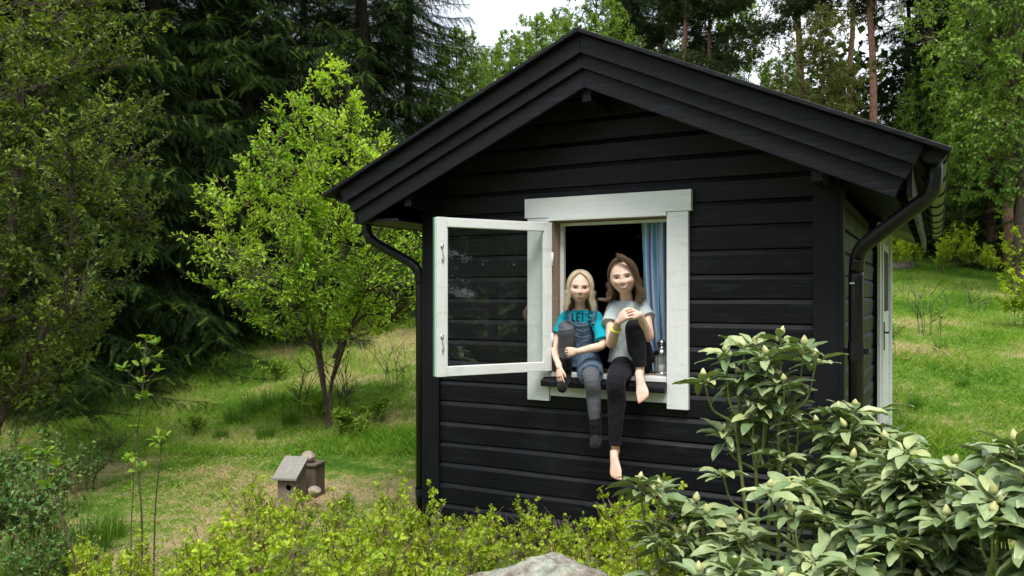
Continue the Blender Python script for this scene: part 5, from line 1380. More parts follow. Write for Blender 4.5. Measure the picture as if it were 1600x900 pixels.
# -------- undergrowth: bright saplings at the wood's edge, dry brush
def small_shrub(seed, H, R, nst, nl, ll, lw, tpl=LEAF4, upright=.8, leaf_from=.45, cluster=0, r_=.004, bare=0):
    """upright woody stems that fork, with leaves or leaf rosettes at the top"""
    rs = np.random.RandomState(seed); Pp = []; 
    for k in range(nst):
        az = rs.rand() * 6.28; b_ = np.array([math.cos(az), math.sin(az), 0]) * R * .35 * rs.rand() ** .5; e = np.array([math.cos(az), math.sin(az), 0]) * R * rs.rand() ** .6
        h = H * rs.uniform(.6, 1.05) * (1 - .25 * (np.linalg.norm(e) / R) ** 2); t = np.linspace(0, 1, 7)[:, None]
        main = b_ * (1 - t) + e * t ** (1 + upright) + np.array([0, 0, 1]) * h * t + rs.normal(0, .012, (7, 3)) * t
        Pp.append(main)
        for j in range(rs.randint(3, 6)):
            i = rs.randint(2, 6); s = main[i]; d = nrm(rs.normal(size=3) * np.array([1, 1, .3]) + np.array([0, 0, 1.3])); ln = H * rs.uniform(.15, .38)
            Pp.append(s + t * d * ln + rs.normal(0, .008, (7, 3)) * t)
    Pp = np.array(Pp); stems_ = [tubes(Pp, np.linspace(1, .4, 7)[None] * r_ * rs.uniform(.6, 1.2, (len(Pp), 1)), 4)]
    live = Pp[rs.rand(len(Pp)) > bare]
    if cluster:      # rosettes on the shoots
        m_ = len(live); k = np.repeat(np.arange(m_), nl); s = 1 - rs.rand(len(k)) ** 1.2 * (1 - leaf_from); f = s * 6; i0 = np.clip(f.astype(int), 0, 5); fr_ = (f - i0)[:, None]
        C = live[k, i0] * (1 - fr_) + live[k, i0 + 1] * fr_ + rs.normal(0, .010, (len(k), 3)); ax_ = nrm(live[k, i0 + 1] - live[k, i0] + rdir(rs, len(k)) * .5)
        kk = np.repeat(np.arange(len(C)), cluster); a = np.tile(np.arange(cluster) * 6.283 / cluster, len(C)) + rs.rand(len(kk))
        o1 = nrm(np.cross(ax_[kk], [0.2, 1, .1])); o2 = np.cross(ax_[kk], o1); rad = np.cos(a)[:, None] * o1 + np.sin(a)[:, None] * o2
        el = rs.uniform(.1, 1.1, (len(kk), 1)); A_ = nrm(rad + ax_[kk] * el); N_ = nrm(ax_[kk] - rad * .5)
        sz = rs.uniform(.55, 1.2, len(kk)); lv = inst(tpl[0], tpl[1], C[kk], A_, N_, ll * sz, lw * sz)
    else:
        n = len(live) * nl; k = rs.randint(0, len(live), n); s = 1 - rs.rand(n) * (1 - leaf_from); f = s * 6; i0 = np.clip(f.astype(int), 0, 5); fr_ = (f - i0)[:, None]
        C = live[k, i0] * (1 - fr_) + live[k, i0 + 1] * fr_; lv = leaves(rs, C, rdir(rs, n) + np.array([0, 0, .4]), ll, lw, tpl)
    return stems_, [lv]
protoE = small_shrub(120, 1.3, .55, 12, 22, .075, .045)
firstE = None
for px, z, s, lb_ in [(1398, 20.5, .7, 'bright sapling behind the pale stone'), (1432, 21, 1.0, 'bright yellow-green sapling left of the wood edge'), (1465, 20.3, .8, 'low bright sapling right of the pale stone'), (1490, 21, 1.1, 'bright sapling in the middle of the wood edge'), (1522, 20.6, .8, 'bright sapling before the slim pine'), (1552, 19.8, .7, 'bright sapling by the bare pine trunk'), (1596, 17.6, 1.25, 'bright bushy sapling at the right edge of the slope'), (1408, 22, 1.2, 'bright sapling hidden behind the gutter end'), (1590, 14, .9, 'leafy sapling on the right edge of the lawn')]:
    loc = onground(px, z)
    if firstE is None: firstE = T(lb_, 'sapling', loc, 0, 'sapling', 'bright saplings at the edge of the right wood', s); tree_parts(firstE, *protoE, M['bark'], M['lf_shrub'], 'foliage', 'stems')
    else: copy_tree(firstE, loc, px % 6, s, lb_)
protoT = small_shrub(130, 1.1, .8, 7, 3, .045, .025, r_=.006, bare=.3, leaf_from=.3)
firstT = None
for px, z, s, lb_ in [(1455, 13.0, 1.0, 'sparse twiggy shrub with few leaves in the middle of the right lawn'), (1405, 11.5, 1.15, 'sparse twiggy shrub close behind the right cabin corner'), (1530, 15, .8, 'sparse twiggy shrub higher on the right lawn'), (560, 8.9, .85, 'thin leafy brush growing at the foot of the fruit tree, right side'), (455, 9.2, .7, 'thin leafy brush left of the fruit tree trunk'), (625, 10.3, .7, 'thin brush on the slope between fruit tree and cabin')]:
    loc = onground(px, z)
    if firstT is None: firstT = T(lb_, 'shrub', loc, 0, 'shrub', 'sparse twiggy shrubs on the slope', s); tree_parts(firstT, *protoT, M['bark'], M['lf_sapling'], 'foliage', 'stems')
    else: copy_tree(firstT, loc, px % 6, s, lb_)

# -------- the low yellow-green shrubs in front
OBO = (np.array([(0, 0, 0), (.35, .22, .04), (.35, -.22, .04), (.72, .48, .05), (.72, -.48, .05), (.95, .26, .0), (.95, -.26, .0), (.6, 0, -.02)]), [np.array([(0, 2, 7, 1), (1, 7, 5, 3), (2, 4, 6, 7)]), np.array([(7, 6, 5)])])
protoF = [small_shrub(140 + i, .58, .30, 21, 5, .027, .0165, OBO, 1.0, .50, 6, .0036, .36) for i in range(4)]
firstF = {}
places = []
rs = np.random.RandomState(77)
for z, x0, x1, dx, s0 in [(4.75, 390, 1000, 74, .88), (4.25, 350, 1020, 78, .92), (3.8, 340, 1010, 80, .96), (3.4, 340, 1030, 84, .98)]:
    px = x0
    while px <= x1:
        places.append((px + rs.uniform(-14, 14), z + rs.uniform(-.15, .15), s0 * rs.uniform(.64, 1.12))); px += dx
places += [(130, 4.2, .55), (215, 4.3, .5), (290, 4.2, .6), (160, 3.9, .62), (1010, 4.1, 1.12), (1000, 3.7, 1.0)]
def side_word(px): return 'left of the birdhouse' if px < 420 else 'below the birdhouse' if px < 560 else 'at the left cabin corner' if px < 720 else 'under the open sash' if px < 850 else 'before the boulder side of the wall' if px < 960 else 'beside the rhododendrons'
cnt_ = {}
places.sort()
for i, (px, z, s) in enumerate(places):
    k = rs.randint(0, 4); 
    if px > 745 and px < 975 and z < 3.9: 
        if z < 3.5: continue
        s *= .8
    if 395 < px < 520 and z > 4: s *= .85
    s *= float(np.interp(px, [350, 560, 650, 900, 990, 1020], [1, 1, .84, .74, .9, 1.1]))
    loc = onground(px, z); row = 'back row' if z > 4.5 else 'second row' if z > 4.0 else 'middle row' if z > 3.6 else 'front row' if z > 3.2 else 'nearest row'
    lb_ = 'low yellow-green shrub, ' + row + ', ' + side_word(px); cnt_[lb_] = cnt_.get(lb_, 0) + 1; lb_ += ['', ', second from left', ', third from left', ', fourth from left', ', fifth from left', ', sixth from left'][cnt_[lb_] - 1]
    if k not in firstF:
        r = T(lb_, 'shrub', loc, 0, 'shrub', 'low yellow-green shrubs in front of the cabin', s); tree_parts(r, *protoF[k], M['bark_twig'], M['lf_shrub'], 'foliage', 'stems'); firstF[k] = r
    else: copy_tree(firstF[k], loc, rs.rand() * 6.28, s, lb_)
# -------- thin saplings in the left foreground
def wand(pts, r_, seed, nl, ll, lw, clusters, label, mt='lf_sapling'):
    rs = np.random.RandomState(seed); pts = [Vector(p) for p in pts]; b0 = pts[0].copy()
    p = smooth_path([tuple(q - b0) for q in pts], 8); st_ = [tubes(p, np.linspace(r_, r_ * .35, len(p)), 6)]; LP = []; LA = []
    for t, side, ln in clusters:
        i = int(t * (len(p) - 1)); s = p[i]; d = np.array(Vector((RX, RY, 0)) * side) * ln + np.array([0, 0, abs(ln) * .55 + .02]); t_ = np.linspace(0, 1, 5)[:, None]
        tw = s + d * t_; st_.append(tubes(tw, np.linspace(r_ * .5, r_ * .3, 5), 4)); e = tw[-1]
        for j in range(nl): LP.append(e + rs.normal(0, .006, 3)); LA.append(nrm(rs.normal(size=3) * np.array([1, 1, .5]) + np.array([0, 0, .55])))
    root = T(label, 'sapling', b0, 0, 'sapling'); a = np.array(LP); A_ = np.array(LA)
    tree_parts(root, st_, [leaves(rs, a, A_, ll, lw, LEAF7, jit=.1)], M['bark'], M[mt], 'foliage', 'stem')
z0 = 4.5
g0 = onground(222, z0)
wand([g0, PZ(221, 800, z0), PZ(214, 690, z0), PZ(224, 600, z0), PZ(228, 535, z0)], .006, 1, 7, .050, .026, [(1, 0, .01), (.93, .6, .09), (.91, -.7, .06), (.86, 1, .07), (.84, -.3, .05), (.78, -1, .11), (.77, .8, .09), (.73, -.3, .05), (.66, .6, .03), (.55, -.4, .04), (.42, -1, .05), (.40, .5, .04)], 'tallest thin sapling with leaf tufts in the left foreground')
z1 = 4.55; g0 = onground(240, z1)
wand([g0, PZ(243, 790, z1), PZ(250, 720, z1), PZ(252, 690, z1)], .005, 2, 8, .050, .026, [(1, 0, .01), (.93, .7, .05), (.88, -.7, .04), (.72, .3, .02)], 'short thin sapling just right of the tallest one')
z2 = 3.9; g0 = onground(135, z2)
wand([g0, PZ(118, 880, z2), PZ(92, 800, z2), PZ(62, 740, z2), PZ(48, 712, z2)], .006, 3, 8, .050, .028, [(1, 0, .01), (.9, .8, .06), (.8, -.6, .05), (.7, .7, .10), (.6, -.5, .05)], 'leaning leafy stem at the left edge of the foreground')
z3 = 4.3; g0 = onground(205, z3)
wand([g0, PZ(205, 830, z3), PZ(208, 760, z3), PZ(206, 720, z3)], .004, 4, 6, .045, .024, [(1, 0, .01), (.9, -.7, .05), (.8, .6, .03), (.6, -.5, .03)], 'short leafy stem left of the tallest thin sapling')
# -------- left foreground undergrowth
protoL = small_shrub(160, .75, .45, 16, 16, .040, .026, LEAF4, .8, .3, 0, .004, .2)
firstL = None
for px, z, s, lb_ in [(15, 5.6, 1.0, 'bluish green leafy bush at the left edge'), (90, 5.9, .9, 'bluish green leafy bush beneath the olive tree'), (-20, 4.8, 1.0, 'leafy bush in the lower left corner'), (60, 4.9, .85, 'leafy bush behind the leaning stem'), (130, 6.6, .6, 'small leafy bush before the spruce shade'), (45, 4.2, .65, 'low leafy bush in the lower left corner front'), (165, 7.5, .55, 'small leafy bush at the spruce foot'), (110, 4.3, .5, 'low leafy bush left of the thin saplings')]:
    loc = onground(px, z)
    if firstL is None: firstL = T(lb_, 'bush', loc, 0, 'bush', 'leafy bushes in the left corner', s); tree_parts(firstL, *protoL, M['bark_red'], M['lf_bluish'], 'foliage', 'stems')
    else: copy_tree(firstL, loc, px % 6, s, lb_)
# ferny weeds at the tree foot and wood edge
protoW = small_shrub(170, .35, .30, 12, 14, .045, .022, LEAF4, .5, .2, 0, .0025, 0)
firstW = None
for px, z, s, lb_ in [(425, 11.3, 1.1, 'leafy weed clump at the spruce foot left of the fruit tree'), (352, 12.0, .9, 'leafy weed clump before the dark spruce shade'), (545, 8.3, 1.0, 'leafy weed clump at the foot of the fruit tree'), (500, 8.9, .9, 'leafy weed clump behind the fruit tree trunk'), (590, 8.8, .9, 'leafy weed clump right of the fruit tree trunk'), (300, 8.5, .7, 'leafy weed clump on the left lawn')]:
    loc = onground(px, z)
    if firstW is None: firstW = T(lb_, 'weed', loc, 0, 'weed', 'leafy weeds on the lawn', s); tree_parts(firstW, *protoW, M['bark_red'], M['lf_sapling'], 'foliage', 'stems')
    else: copy_tree(firstW, loc, px % 6, s, lb_)

# -------- rhododendrons
gxr = []
nx, ny = 9, 5
for i in range(nx):
    x = i / (nx - 1); w_ = .5 * (math.sin(math.pi * min(1, (x * .96 + .02)) ** .85)) ** .62 if 0 < i < nx - 1 else (.05 if i == 0 else .02)
    for j in range(ny):
        v = j / (ny - 1) * 2 - 1
        gxr.append((x, v * w_, -.09 * x * x + .12 * abs(v) * w_ * 2 * .8 - .05 * abs(v) ** 3))
ri = np.arange(nx * ny).reshape(nx, ny); RHT = (np.array(gxr), np.stack([ri[:-1, :-1], ri[1:, :-1], ri[1:, 1:], ri[:-1, 1:]], -1).reshape(-1, 4))
m, nt, b = mat('rhododendron_leaf')
g = nt.nodes.new('ShaderNodeNewGeometry'); r = ramp(nt, [(0, (.14, .215, .095)), (.4, (.24, .33, .155)), (.8, (.36, .44, .225)), (1, (.47, .51, .23))])
nn = noise(nt, 26, 4, .6); mm = nt.nodes.new('ShaderNodeMixRGB'); mm.blend_type = 'MULTIPLY'; mm.inputs[0].default_value = .6
rr = ramp(nt, [(.35, (.72, .75, .6)), (.65, (1.1, 1.1, 1.1))]); nt.links.new(nn.outputs['Fac'], rr.inputs[0])
nt.links.new(g.outputs['Random Per Island'], r.inputs[0]); nt.links.new(r.outputs[0], mm.inputs[1]); nt.links.new(rr.outputs[0], mm.inputs[2])
bk = nt.nodes.new('ShaderNodeMixRGB'); bk.inputs[2].default_value = (.16, .20, .075, 1)      # paler underside
nt.links.new(g.outputs['Backfacing'], bk.inputs[0]); nt.links.new(mm.outputs[0], bk.inputs[1]); nt.links.new(bk.outputs[0], b.inputs['Base Color'])
b.inputs['Roughness'].default_value = .36; b.inputs['Specular IOR Level'].default_value = .55
bump(nt, b, nn.outputs['Fac'], .25, .002)
t_ = nt.nodes.new('ShaderNodeBsdfTranslucent'); t_.inputs['Color'].default_value = (.20, .30, .05, 1); mxs = nt.nodes.new('ShaderNodeMixShader'); mxs.inputs[0].default_value = .18
nt.links.new(b.outputs[0], mxs.inputs[1]); nt.links.new(t_.outputs[0], mxs.inputs[2]); nt.links.new(mxs.outputs[0], nt.nodes['Material Output'].inputs['Surface'])
M['rhodo'] = m
M['bud'] = plain('rhododendron_bud', (.46, .46, .20), .5, nscale=60, namp=.25)
M['rstem'] = plain('green_shoot', (.17, .20, .06), .6, nscale=30, namp=.3)
def rleaves(rs, P_, A_, N_, L_, W_):
    grp = rs.randint(0, 5, len(P_)); out = []
    for k in range(5):
        T_ = RHT[0].copy(); x, y = T_[:, 0].copy(), T_[:, 1].copy()
        T_[:, 2] += [-.10, .05, -.22, 0, -.05][k] * x ** 2 + [.12, .02, .08, .18, .06][k] * np.abs(y) + .02 * np.sin(x * 14 + k) * np.abs(y) * 2
        T_[:, 1] += [.05, -.07, .02, -.03, .09][k] * x ** 2; T_[:, 2] += [.0, .10, -.08, .05, -.12][k] * y
        m_ = grp == k; out.append(inst(T_, RHT[1], P_[m_], A_[m_], N_[m_], L_[m_], W_[m_]))
    return out
budV, budF = lathe([(0.0, 0), (.22, .06), (.34, .25), (.36, .42), (.27, .65), (.12, .88), (0, 1.0)], 9); budV = budV[:, [2, 0, 1]]
def rhodo(label, base, tips, seed, leafL=.112, second=.75):
    rs = np.random.RandomState(seed); base = Vector(base); root = T(label, 'rhododendron', base, 0, 'shrub')
    LPp, LA, LN, LL = [], [], [], []; BP_, BA = [], []; sh = []; wood = []
    bb = np.array(base)
    TP = np.array([np.array(tp[0]) - bb for tp in tips]); nh = max(3, len(tips) // 4); HB = TP[rs.choice(len(TP), nh, replace=False)]
    for _ in range(6):
        j_ = ((TP[:, None] - HB[None]) ** 2).sum(-1).argmin(1); HB = np.array([TP[j_ == k].mean(0) if (j_ == k).any() else HB[k] for k in range(nh)])
    hub = []
    for k in range(nh):          # main limbs, forking below each group of shoots
        zmin = TP[j_ == k][:, 2].min() if (j_ == k).any() else HB[k][2]
        h_ = np.array([HB[k][0] * .85, HB[k][1] * .85, max(.12, min(zmin - .05, HB[k][2] - .16) * .92)]); hub.append(h_)
        fr0 = np.array([rs.normal(0, .06), rs.normal(0, .06), -.02]); md = (fr0 + h_) / 2 + np.array([h_[0] * .12, h_[1] * .12, -.06])
        wood.append((smooth_path([tuple(fr0), tuple(md), tuple(h_)], 8), .013, .007))
    for ti, tp in enumerate(tips):
        t = TP[ti]; top = tp[1]; h_ = hub[j_[ti]]
        m2 = h_ + (t - h_) * .5 + np.array([(t - h_)[0] * .22, (t - h_)[1] * .22, -.10 * abs((t - h_)[2]) - .01])
        pth = smooth_path([tuple(h_), tuple(h_ * .75 + m2 * .25 + rs.normal(0, .006, 3)), tuple(m2), tuple(t * .8 + m2 * .2), tuple(t)], 5); wood.append((pth, .0065, .0030))
        ax_ = nrm(pth[-1] - pth[-3] + np.array([0, 0, .12]) + rs.normal(0, .02, 3))
        def whorl(c_, ax_, n, L0, elev, bud):
            o1 = nrm(np.cross(ax_, [.3, .9, .1])); o2 = np.cross(ax_, o1); a0 = rs.rand() * 6.28
            for j in range(n):
                a = a0 + j * 2.4 + rs.normal(0, .12); rad = math.cos(a) * o1 + math.sin(a) * o2; e = elev + rs.normal(0, .16) + .25 * (j / n - .5)
                LPp.append(c_ - ax_ * .02 * (1 - j / n) + rad * .004); A_ = nrm(rad * math.cos(e) + ax_ * math.sin(e)); LA.append(A_); LN.append(nrm(ax_ * math.cos(e) - rad * math.sin(e) + rs.normal(0, .12, 3))); LL.append(L0 * rs.uniform(.72, 1.15) * (.72 if j > n - 2 else 1))
            if bud: BP_.append(c_ + ax_ * .012); BA.append(nrm(ax_ + rs.normal(0, .05, 3)))
        whorl(pth[-1], ax_, rs.randint(8, 12), leafL, .20 if top else .12, top and rs.rand() < .86)
        if rs.rand() < second: whorl(pth[-6] + 0, ax_, rs.randint(4, 7), leafL * .98, .02, False)
        if rs.rand() < .15: whorl(pth[-11] + 0, ax_, rs.randint(4, 7), leafL * .95, -.05, False)
    for pth, r0_, r1_ in wood: sh.append(tubes(pth, np.linspace(r0_, r1_, len(pth)), 6))
    L_ = np.array(LL); pet = np.array(LPp) + np.array(LA) * .012
    stemP = np.stack([np.array(LPp), pet + np.array(LA) * .006], 1); stemP = np.stack([stemP[:, 0], (stemP[:, 0] + stemP[:, 1]) / 2, stemP[:, 1]], 1)
    pt_ = tubes(stemP, np.full((len(stemP), 3), .0016), 4)
    a = link('stems', npmesh('stems', sh + [pt_], True), root, [M['rstem']])
    W_ = L_ * rs.uniform(.32, .42, len(L_))
    b_ = link('foliage', npmesh('foliage', rleaves(rs, pet, np.array(LA), np.array(LN), L_, W_), True), root, [M['rhodo']])
    for q_, a_ in zip(BP_, BA):
        link('bud', npmesh('bud', [inst(budV, budF, q_[None], a_[None], rdir(rs, 1), .040 * rs.uniform(.7, 1.2), .036)], True), root, [M['bud']])
def Z6(x, y): return (960 + x / 2.25, 500 + y / 2.25)
rs = np.random.RandomState(8)
def tips_from(lst, z, zj=.12): return [(PZ(*Z6(x, y), z + rs.uniform(-zj, zj)), True) for x, y in lst]
def fill(poly, z, n, zj, buds=.5):
    """extra shoots inside a bounding region given in photo pixels"""
    out = []
    for _ in range(n):
        i = rs.randint(0, len(poly)); x0, y0, x1, y1 = poly[i]; out.append((PZ(rs.uniform(x0, x1), rs.uniform(y0, y1), z + rs.uniform(-zj, zj)), rs.rand() < buds))
    return out
tall = [(585, 62), (490, 88), (458, 92), (393, 118), (668, 100), (712, 140), (538, 132), (313, 208), (578, 207), (530, 292), (608, 277), (487, 342), (385, 395), (440, 205), (505, 190)]
rhodo('tallest rhododendron with upright budded shoots against the black wall', onground(1205, 3.45), tips_from(tall, 3.4) + fill([(1130, 620, 1250, 690), (1120, 660, 1250, 740), (1150, 690, 1240, 790), (1140, 580, 1270, 650)], 3.45, 11, .16, .35), 201, .108, .7)
mid = [(778, 322), (843, 310), (918, 318), (712, 372), (875, 408), (800, 360)]
rhodo('middle rhododendron in front of the downpipe corner', onground(1330, 3.5), tips_from(mid, 3.45) + fill([(1280, 650, 1400, 740), (1260, 690, 1420, 800)], 3.4, 15, .15, .3), 202, .112, .7)
low = [(90, 570), (157, 600), (240, 752), (367, 772), (198, 665), (285, 650), (330, 690), (440, 720), (130, 735)]
rhodo('low rhododendron under the window left of the others', onground(1060, 3.35), tips_from(low, 3.25) + fill([(1000, 780, 1130, 900), (1020, 760, 1170, 900), (1100, 830, 1200, 930)], 3.25, 20, .2, .35), 203)
r1 = [(838, 500), (937, 520), (677, 568), (618, 598), (770, 612), (885, 610), (700, 650), (1000, 590), (545, 600), (788, 728), (860, 690)]
rhodo('broad rhododendron in the foreground below the cabin corner', onground(1300, 2.95), tips_from(r1, 2.95) + fill([(1215, 760, 1420, 900), (1200, 800, 1330, 940), (1280, 740, 1440, 860)], 2.95, 30, .22, .3), 204)
r2 = [(1077, 532), (1138, 598), (1188, 518), (1052, 648), (1025, 455), (1132, 762), (1240, 558), (985, 500), (1190, 690), (940, 700)]
rhodo('rhododendron with dense whorls right of the foreground centre', onground(1440, 2.8), tips_from(r2, 2.75) + fill([(1380, 740, 1530, 900), (1350, 790, 1500, 940)], 2.75, 28, .22, .3), 205)
r3 = [(1362, 710), (1415, 630), (1340, 470), (1385, 478), (1410, 440), (1300, 560), (1450, 560), (1280, 640), (1330, 620), (1440, 700), (1500, 640)]
rhodo('rhododendron at the right edge of the picture', onground(1580, 2.55), tips_from(r3, 2.5) + fill([(1510, 760, 1640, 930), (1560, 700, 1680, 850)], 2.5, 26, .2, .35), 206)
rhodo('lowest rhododendron clump at the bottom edge beneath the others', onground(1180, 2.6), tips_from([(423, 872), (528, 880), (640, 900), (700, 840), (300, 900)], 2.6) + fill([(1060, 880, 1240, 960), (1240, 870, 1400, 960), (1400, 880, 1600, 980)], 2.6, 26, .15, .3), 207, .10)

# -------- grass
def grass_patch(name, n, area, hmin, hmax, w_, seed, mt, lean=.5, den=None):
    rs = np.random.RandomState(seed); z = rs.uniform(0, 1, n); u0, u1, z0, z1 = area
    z = z0 + (z1 - z0) * z ** 1.25; u = rs.uniform(u0, u1, n) * (z / z1 * .7 + .3 if den == 'fan' else 1)
    x, y = z * FX + u * RX, -4.6 + z * FY + u * RY
    keep = ~((x > XL - .02) & (x < XR + .02) & (y > 0) & (y < DEP))
    x, y = x[keep], y[keep]; n = len(x); h = rs.uniform(hmin, hmax, n) * (.6 + .9 * (.5 + .5 * np.sin(x * 2.3 + np.sin(y * 1.7) * 2)) * (.5 + .5 * np.sin(y * 3.1 + x)))
    P_ = np.stack([x, y, ground_h(x, y) - .004], -1); az = rs.rand(n) * 6.283; S_ = np.stack([np.cos(az), np.sin(az), 0 * az], -1) * w_
    d = np.stack([rs.normal(0, lean, n), rs.normal(0, lean, n), np.ones(n)], -1) * h[:, None]
    V = np.stack([P_ - S_, P_ + S_, P_ + d * .55 + S_ * .6, P_ + d * np.array([1.25, 1.25, .92])], 1).reshape(-1, 3); k = np.arange(n)[:, None] * 4
    F = np.concatenate([k + np.array([[0, 1, 2]]), k + np.array([[0, 2, 3]])])
    return tag(link(name, npmesh(name, [(V, F)]), None, [mt]), kind='stuff')
m, nt, b = mat('lawn_grass')
n1 = noise(nt, .55, 5, .6, 'World'); n2 = noise(nt, 7, 6, .65, 'World'); g = nt.nodes.new('ShaderNodeNewGeometry')
add = node(nt, 'ShaderNodeMath', operation='MULTIPLY_ADD'); add.inputs[1].default_value = .45; add2 = node(nt, 'ShaderNodeMath', operation='MULTIPLY_ADD'); add2.inputs[1].default_value = .16
nt.links.new(n2.outputs['Fac'], add.inputs[0]); nt.links.new(n1.outputs['Fac'], add.inputs[2]); nt.links.new(g.outputs['Random Per Island'], add2.inputs[0]); nt.links.new(add.outputs[0], add2.inputs[2])
r = ramp(nt, [(.60, (.085, .20, .014)), (.715, (.20, .34, .030)), (.785, (.36, .39, .09)), (.86, (.58, .49, .26)), (1, (.60, .44, .30))])
nt.links.new(add2.outputs[0], r.inputs[0]); nt.links.new(r.outputs[0], b.inputs['Base Color']); b.inputs['Roughness'].default_value = .7; b.inputs['Specular IOR Level'].default_value = .2
t_ = nt.nodes.new('ShaderNodeBsdfTranslucent'); mxs = nt.nodes.new('ShaderNodeMixShader'); mxs.inputs[0].default_value = .3
nt.links.new(r.outputs[0], t_.inputs['Color']); nt.links.new(b.outputs[0], mxs.inputs[1]); nt.links.new(t_.outputs[0], mxs.inputs[2]); nt.links.new(mxs.outputs[0], nt.nodes['Material Output'].inputs['Surface'])
M['grass'] = m
grass_patch('grass', 330000, (-9, 0.6, 3.4, 15), .015, .045, .0026, 1, m, .6)
m, nt, b = mat('slope_grass')
n1 = noise(nt, .55, 5, .6, 'World'); n2 = noise(nt, 7, 6, .65, 'World'); g = nt.nodes.new('ShaderNodeNewGeometry')
add = node(nt, 'ShaderNodeMath', operation='MULTIPLY_ADD'); add.inputs[1].default_value = .35; add2 = node(nt, 'ShaderNodeMath', operation='MULTIPLY_ADD'); add2.inputs[1].default_value = .22
nt.links.new(n2.outputs['Fac'], add.inputs[0]); nt.links.new(n1.outputs['Fac'], add.inputs[2]); nt.links.new(g.outputs['Random Per Island'], add2.inputs[0]); nt.links.new(add.outputs[0], add2.inputs[2])
r = ramp(nt, [(.60, (.09, .22, .014)), (.78, (.19, .37, .028)), (.90, (.33, .47, .06)), (.97, (.52, .50, .20)), (1, (.60, .48, .30))])
nt.links.new(add2.outputs[0], r.inputs[0]); nt.links.new(r.outputs[0], b.inputs['Base Color']); b.inputs['Roughness'].default_value = .6; b.inputs['Specular IOR Level'].default_value = .25
t_ = nt.nodes.new('ShaderNodeBsdfTranslucent'); mxs = nt.nodes.new('ShaderNodeMixShader'); mxs.inputs[0].default_value = .35
nt.links.new(r.outputs[0], t_.inputs['Color']); nt.links.new(b.outputs[0], mxs.inputs[1]); nt.links.new(t_.outputs[0], mxs.inputs[2]); nt.links.new(mxs.outputs[0], nt.nodes['Material Output'].inputs['Surface'])
grass_patch('grass', 300000, (1.0, 13, 5.2, 24), .04, .13, .0036, 2, m, .42)
grass_patch('grass', 60000, (-5.5, -.2, 7.6, 15), .04, .12, .0030, 3, m, .40)
def scatter(name, n, area, L_, W_, h, mt, seed, flat):
    rs = np.random.RandomState(seed); u0, u1, z0, z1 = area; z = rs.uniform(z0, z1, n); u = rs.uniform(u0, u1, n)
    k = (np.sin(u * 2.1 + z) * np.sin(z * 1.7 - u) + rs.normal(0, .5, n)) > -.1; z, u = z[k], u[k]; n = len(u)
    x, y = z * FX + u * RX, -4.6 + z * FY + u * RY; ok = ~((x > XL - .02) & (x < XR + .02) & (y > 0) & (y < DEP)); x, y = x[ok], y[ok]; n = len(x)
    P_ = np.stack([x, y, ground_h(x, y) + rs.uniform(.002, h, n)], -1); A_ = rdir(rs, n); A_[:, 2] = np.abs(A_[:, 2]) * (.1 if flat else .5)
    tag(link(name, npmesh(name, [leaves(rs, P_, A_, L_, W_, LEAF7, up=1.6 if flat else 1.0, jit=.1)]), None, [mt]), kind='stuff')
scatter('lawn_weeds', 26000, (-8, 0, 4, 14), .022, .015, .035, M['lf_sapling'], 31, False)
scatter('lawn_weeds', 26000, (2, 11, 6, 22), .035, .022, .07, M['lf_sapling'], 32, False)
scatter('fallen_leaves', 3500, (-7, 1, 4, 13), .035, .020, .012, leaf_mat('brown_leaves', [(.16, .09, .05), (.34, .22, .13)], .8, .1), 33, True)
m2 = leaf_mat('lush_grass', [(.045, .12, .012), (.08, .20, .015), (.14, .28, .03)], .6, .3)
def tuft(seed, n, R, h):
    rs = np.random.RandomState(seed); az = rs.rand(n) * 6.283; r_ = R * np.sqrt(rs.rand(n)); b_ = np.stack([np.cos(az) * r_, np.sin(az) * r_, -.01 + 0 * r_], -1)
    out = np.stack([np.cos(az + rs.normal(0, .6, n)), np.sin(az + rs.normal(0, .6, n)), 0 * az], -1) * rs.uniform(.1, .6, (n, 1)); hh = h * rs.uniform(.5, 1.1, (n, 1)); s_ = nrm(np.cross(out, [0, 0, 1.0])) * .0028
    V = []; ts = [0, .4, .75, 1]
    for t in ts: c_ = b_ + out * hh * t ** 2 + np.array([0, 0, 1.0]) * hh * (t - .25 * t * t * np.linalg.norm(out, axis=1, keepdims=True)); V += [c_ - s_ * (1 - t * .9), c_ + s_ * (1 - t * .9)]
    V = np.stack(V, 1).reshape(-1, 3); k = np.arange(n)[:, None] * 8
    return V, np.concatenate([k + np.array([[0, 1, 3, 2]]), k + np.array([[2, 3, 5, 4]]), k + np.array([[4, 5, 7, 6]])])
tf = npmesh('grass_tuft', [tuft(1, 260, .13, .30)]); tf.materials.append(m2)
rs = np.random.RandomState(9)
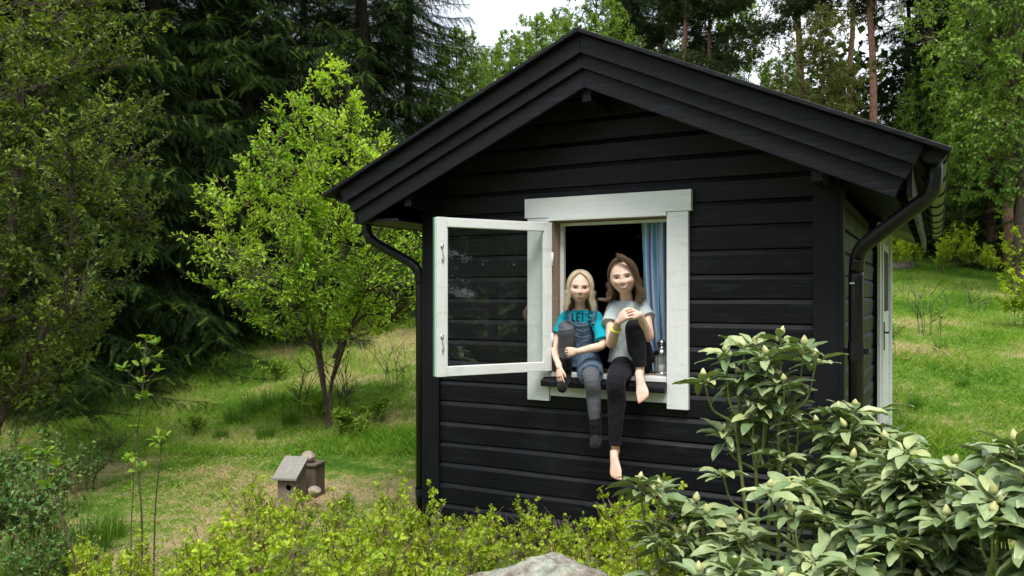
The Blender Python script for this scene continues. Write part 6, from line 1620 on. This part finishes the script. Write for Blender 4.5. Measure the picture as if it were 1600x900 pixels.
tufts = [(135, 5.0, 1.15), (60, 5.2, .9), (170, 5.3, .8), (395, 9.3, 1.1), (430, 9.6, 1.0), (365, 9.0, .8), (455, 8.8, .8), (415, 8.3, .7), (540, 6.0, .5), (345, 8.3, .6), (25, 4.5, .8)] + [(px, z, s) for px, z, s in [(1430, 9.5, .7), (1505, 10.5, .6), (1468, 12.1, .8)]]
tree_lab = 'tall grass tuft on the '
TW_ = ['at the left behind the thin saplings', 'by the leaning stem at the far left', 'just right of the tallest thin sapling', 'second left of the fruit tree', 'farthest up the slope', 'left end of the row before the spruces', 'nearest the fruit tree trunk', 'before the row by the fruit tree',
       'right of the brown box', 'low and left of the row before the spruces', 'in the lower left corner', 'nearest the cabin door', 'in the middle below the twiggy shrub', 'beside the central twiggy shrub', 'lower right', 'right edge, halfway up', 'above the middle', 'upper left near the cabin', 'upper right edge', 'closest to the rhododendrons', 'beside the rear cabin corner']
for i, (px, z, s) in enumerate(tufts):
    o = bpy.data.objects.new('grass_tuft', tf); COL.objects.link(o); o.location = onground(px, z); o.rotation_euler = (0, 0, i); o.scale = (s, s, s)
    tag(o, tree_lab + ('left lawn, ' if px < 700 else 'right lawn, ') + TW_[i], 'grass tuft', 'grass tufts on the ' + ('left lawn' if px < 700 else 'right lawn'))
# dead stems in the front shrubs
rs = np.random.RandomState(14); dp = []
gd = onground(955, 3.75)
for k in range(150):
    a = rs.rand() * 6.28; t = np.linspace(0, 1, 6)[:, None]; ln = rs.uniform(.2, .48)
    dp.append(np.array([math.cos(a), math.sin(a), 0]) * rs.uniform(0, .05) + t * np.array([math.cos(a) * .5 * rs.rand(), math.sin(a) * .5 * rs.rand(), 1]) * ln - np.array([0, 0, 1]) * (t ** 3) * ln * rs.uniform(0, .5) + t * t * np.array([math.cos(a), math.sin(a), 0]) * .1)
o = link('dry_grass_tuft', npmesh('dry_grass_tuft', [tubes(np.array(dp), np.full((150, 6), .0016), 3)]), None, [plain('dry_straw', (.38, .28, .18), .9, nscale=20, namp=.3)])
o.location = gd; tag(o, 'dry straw tuft sticking up behind the boulder beside the rhododendrons', 'grass tuft')
for o in bpy.data.objects:
    if '_k' in o: del o['_k']
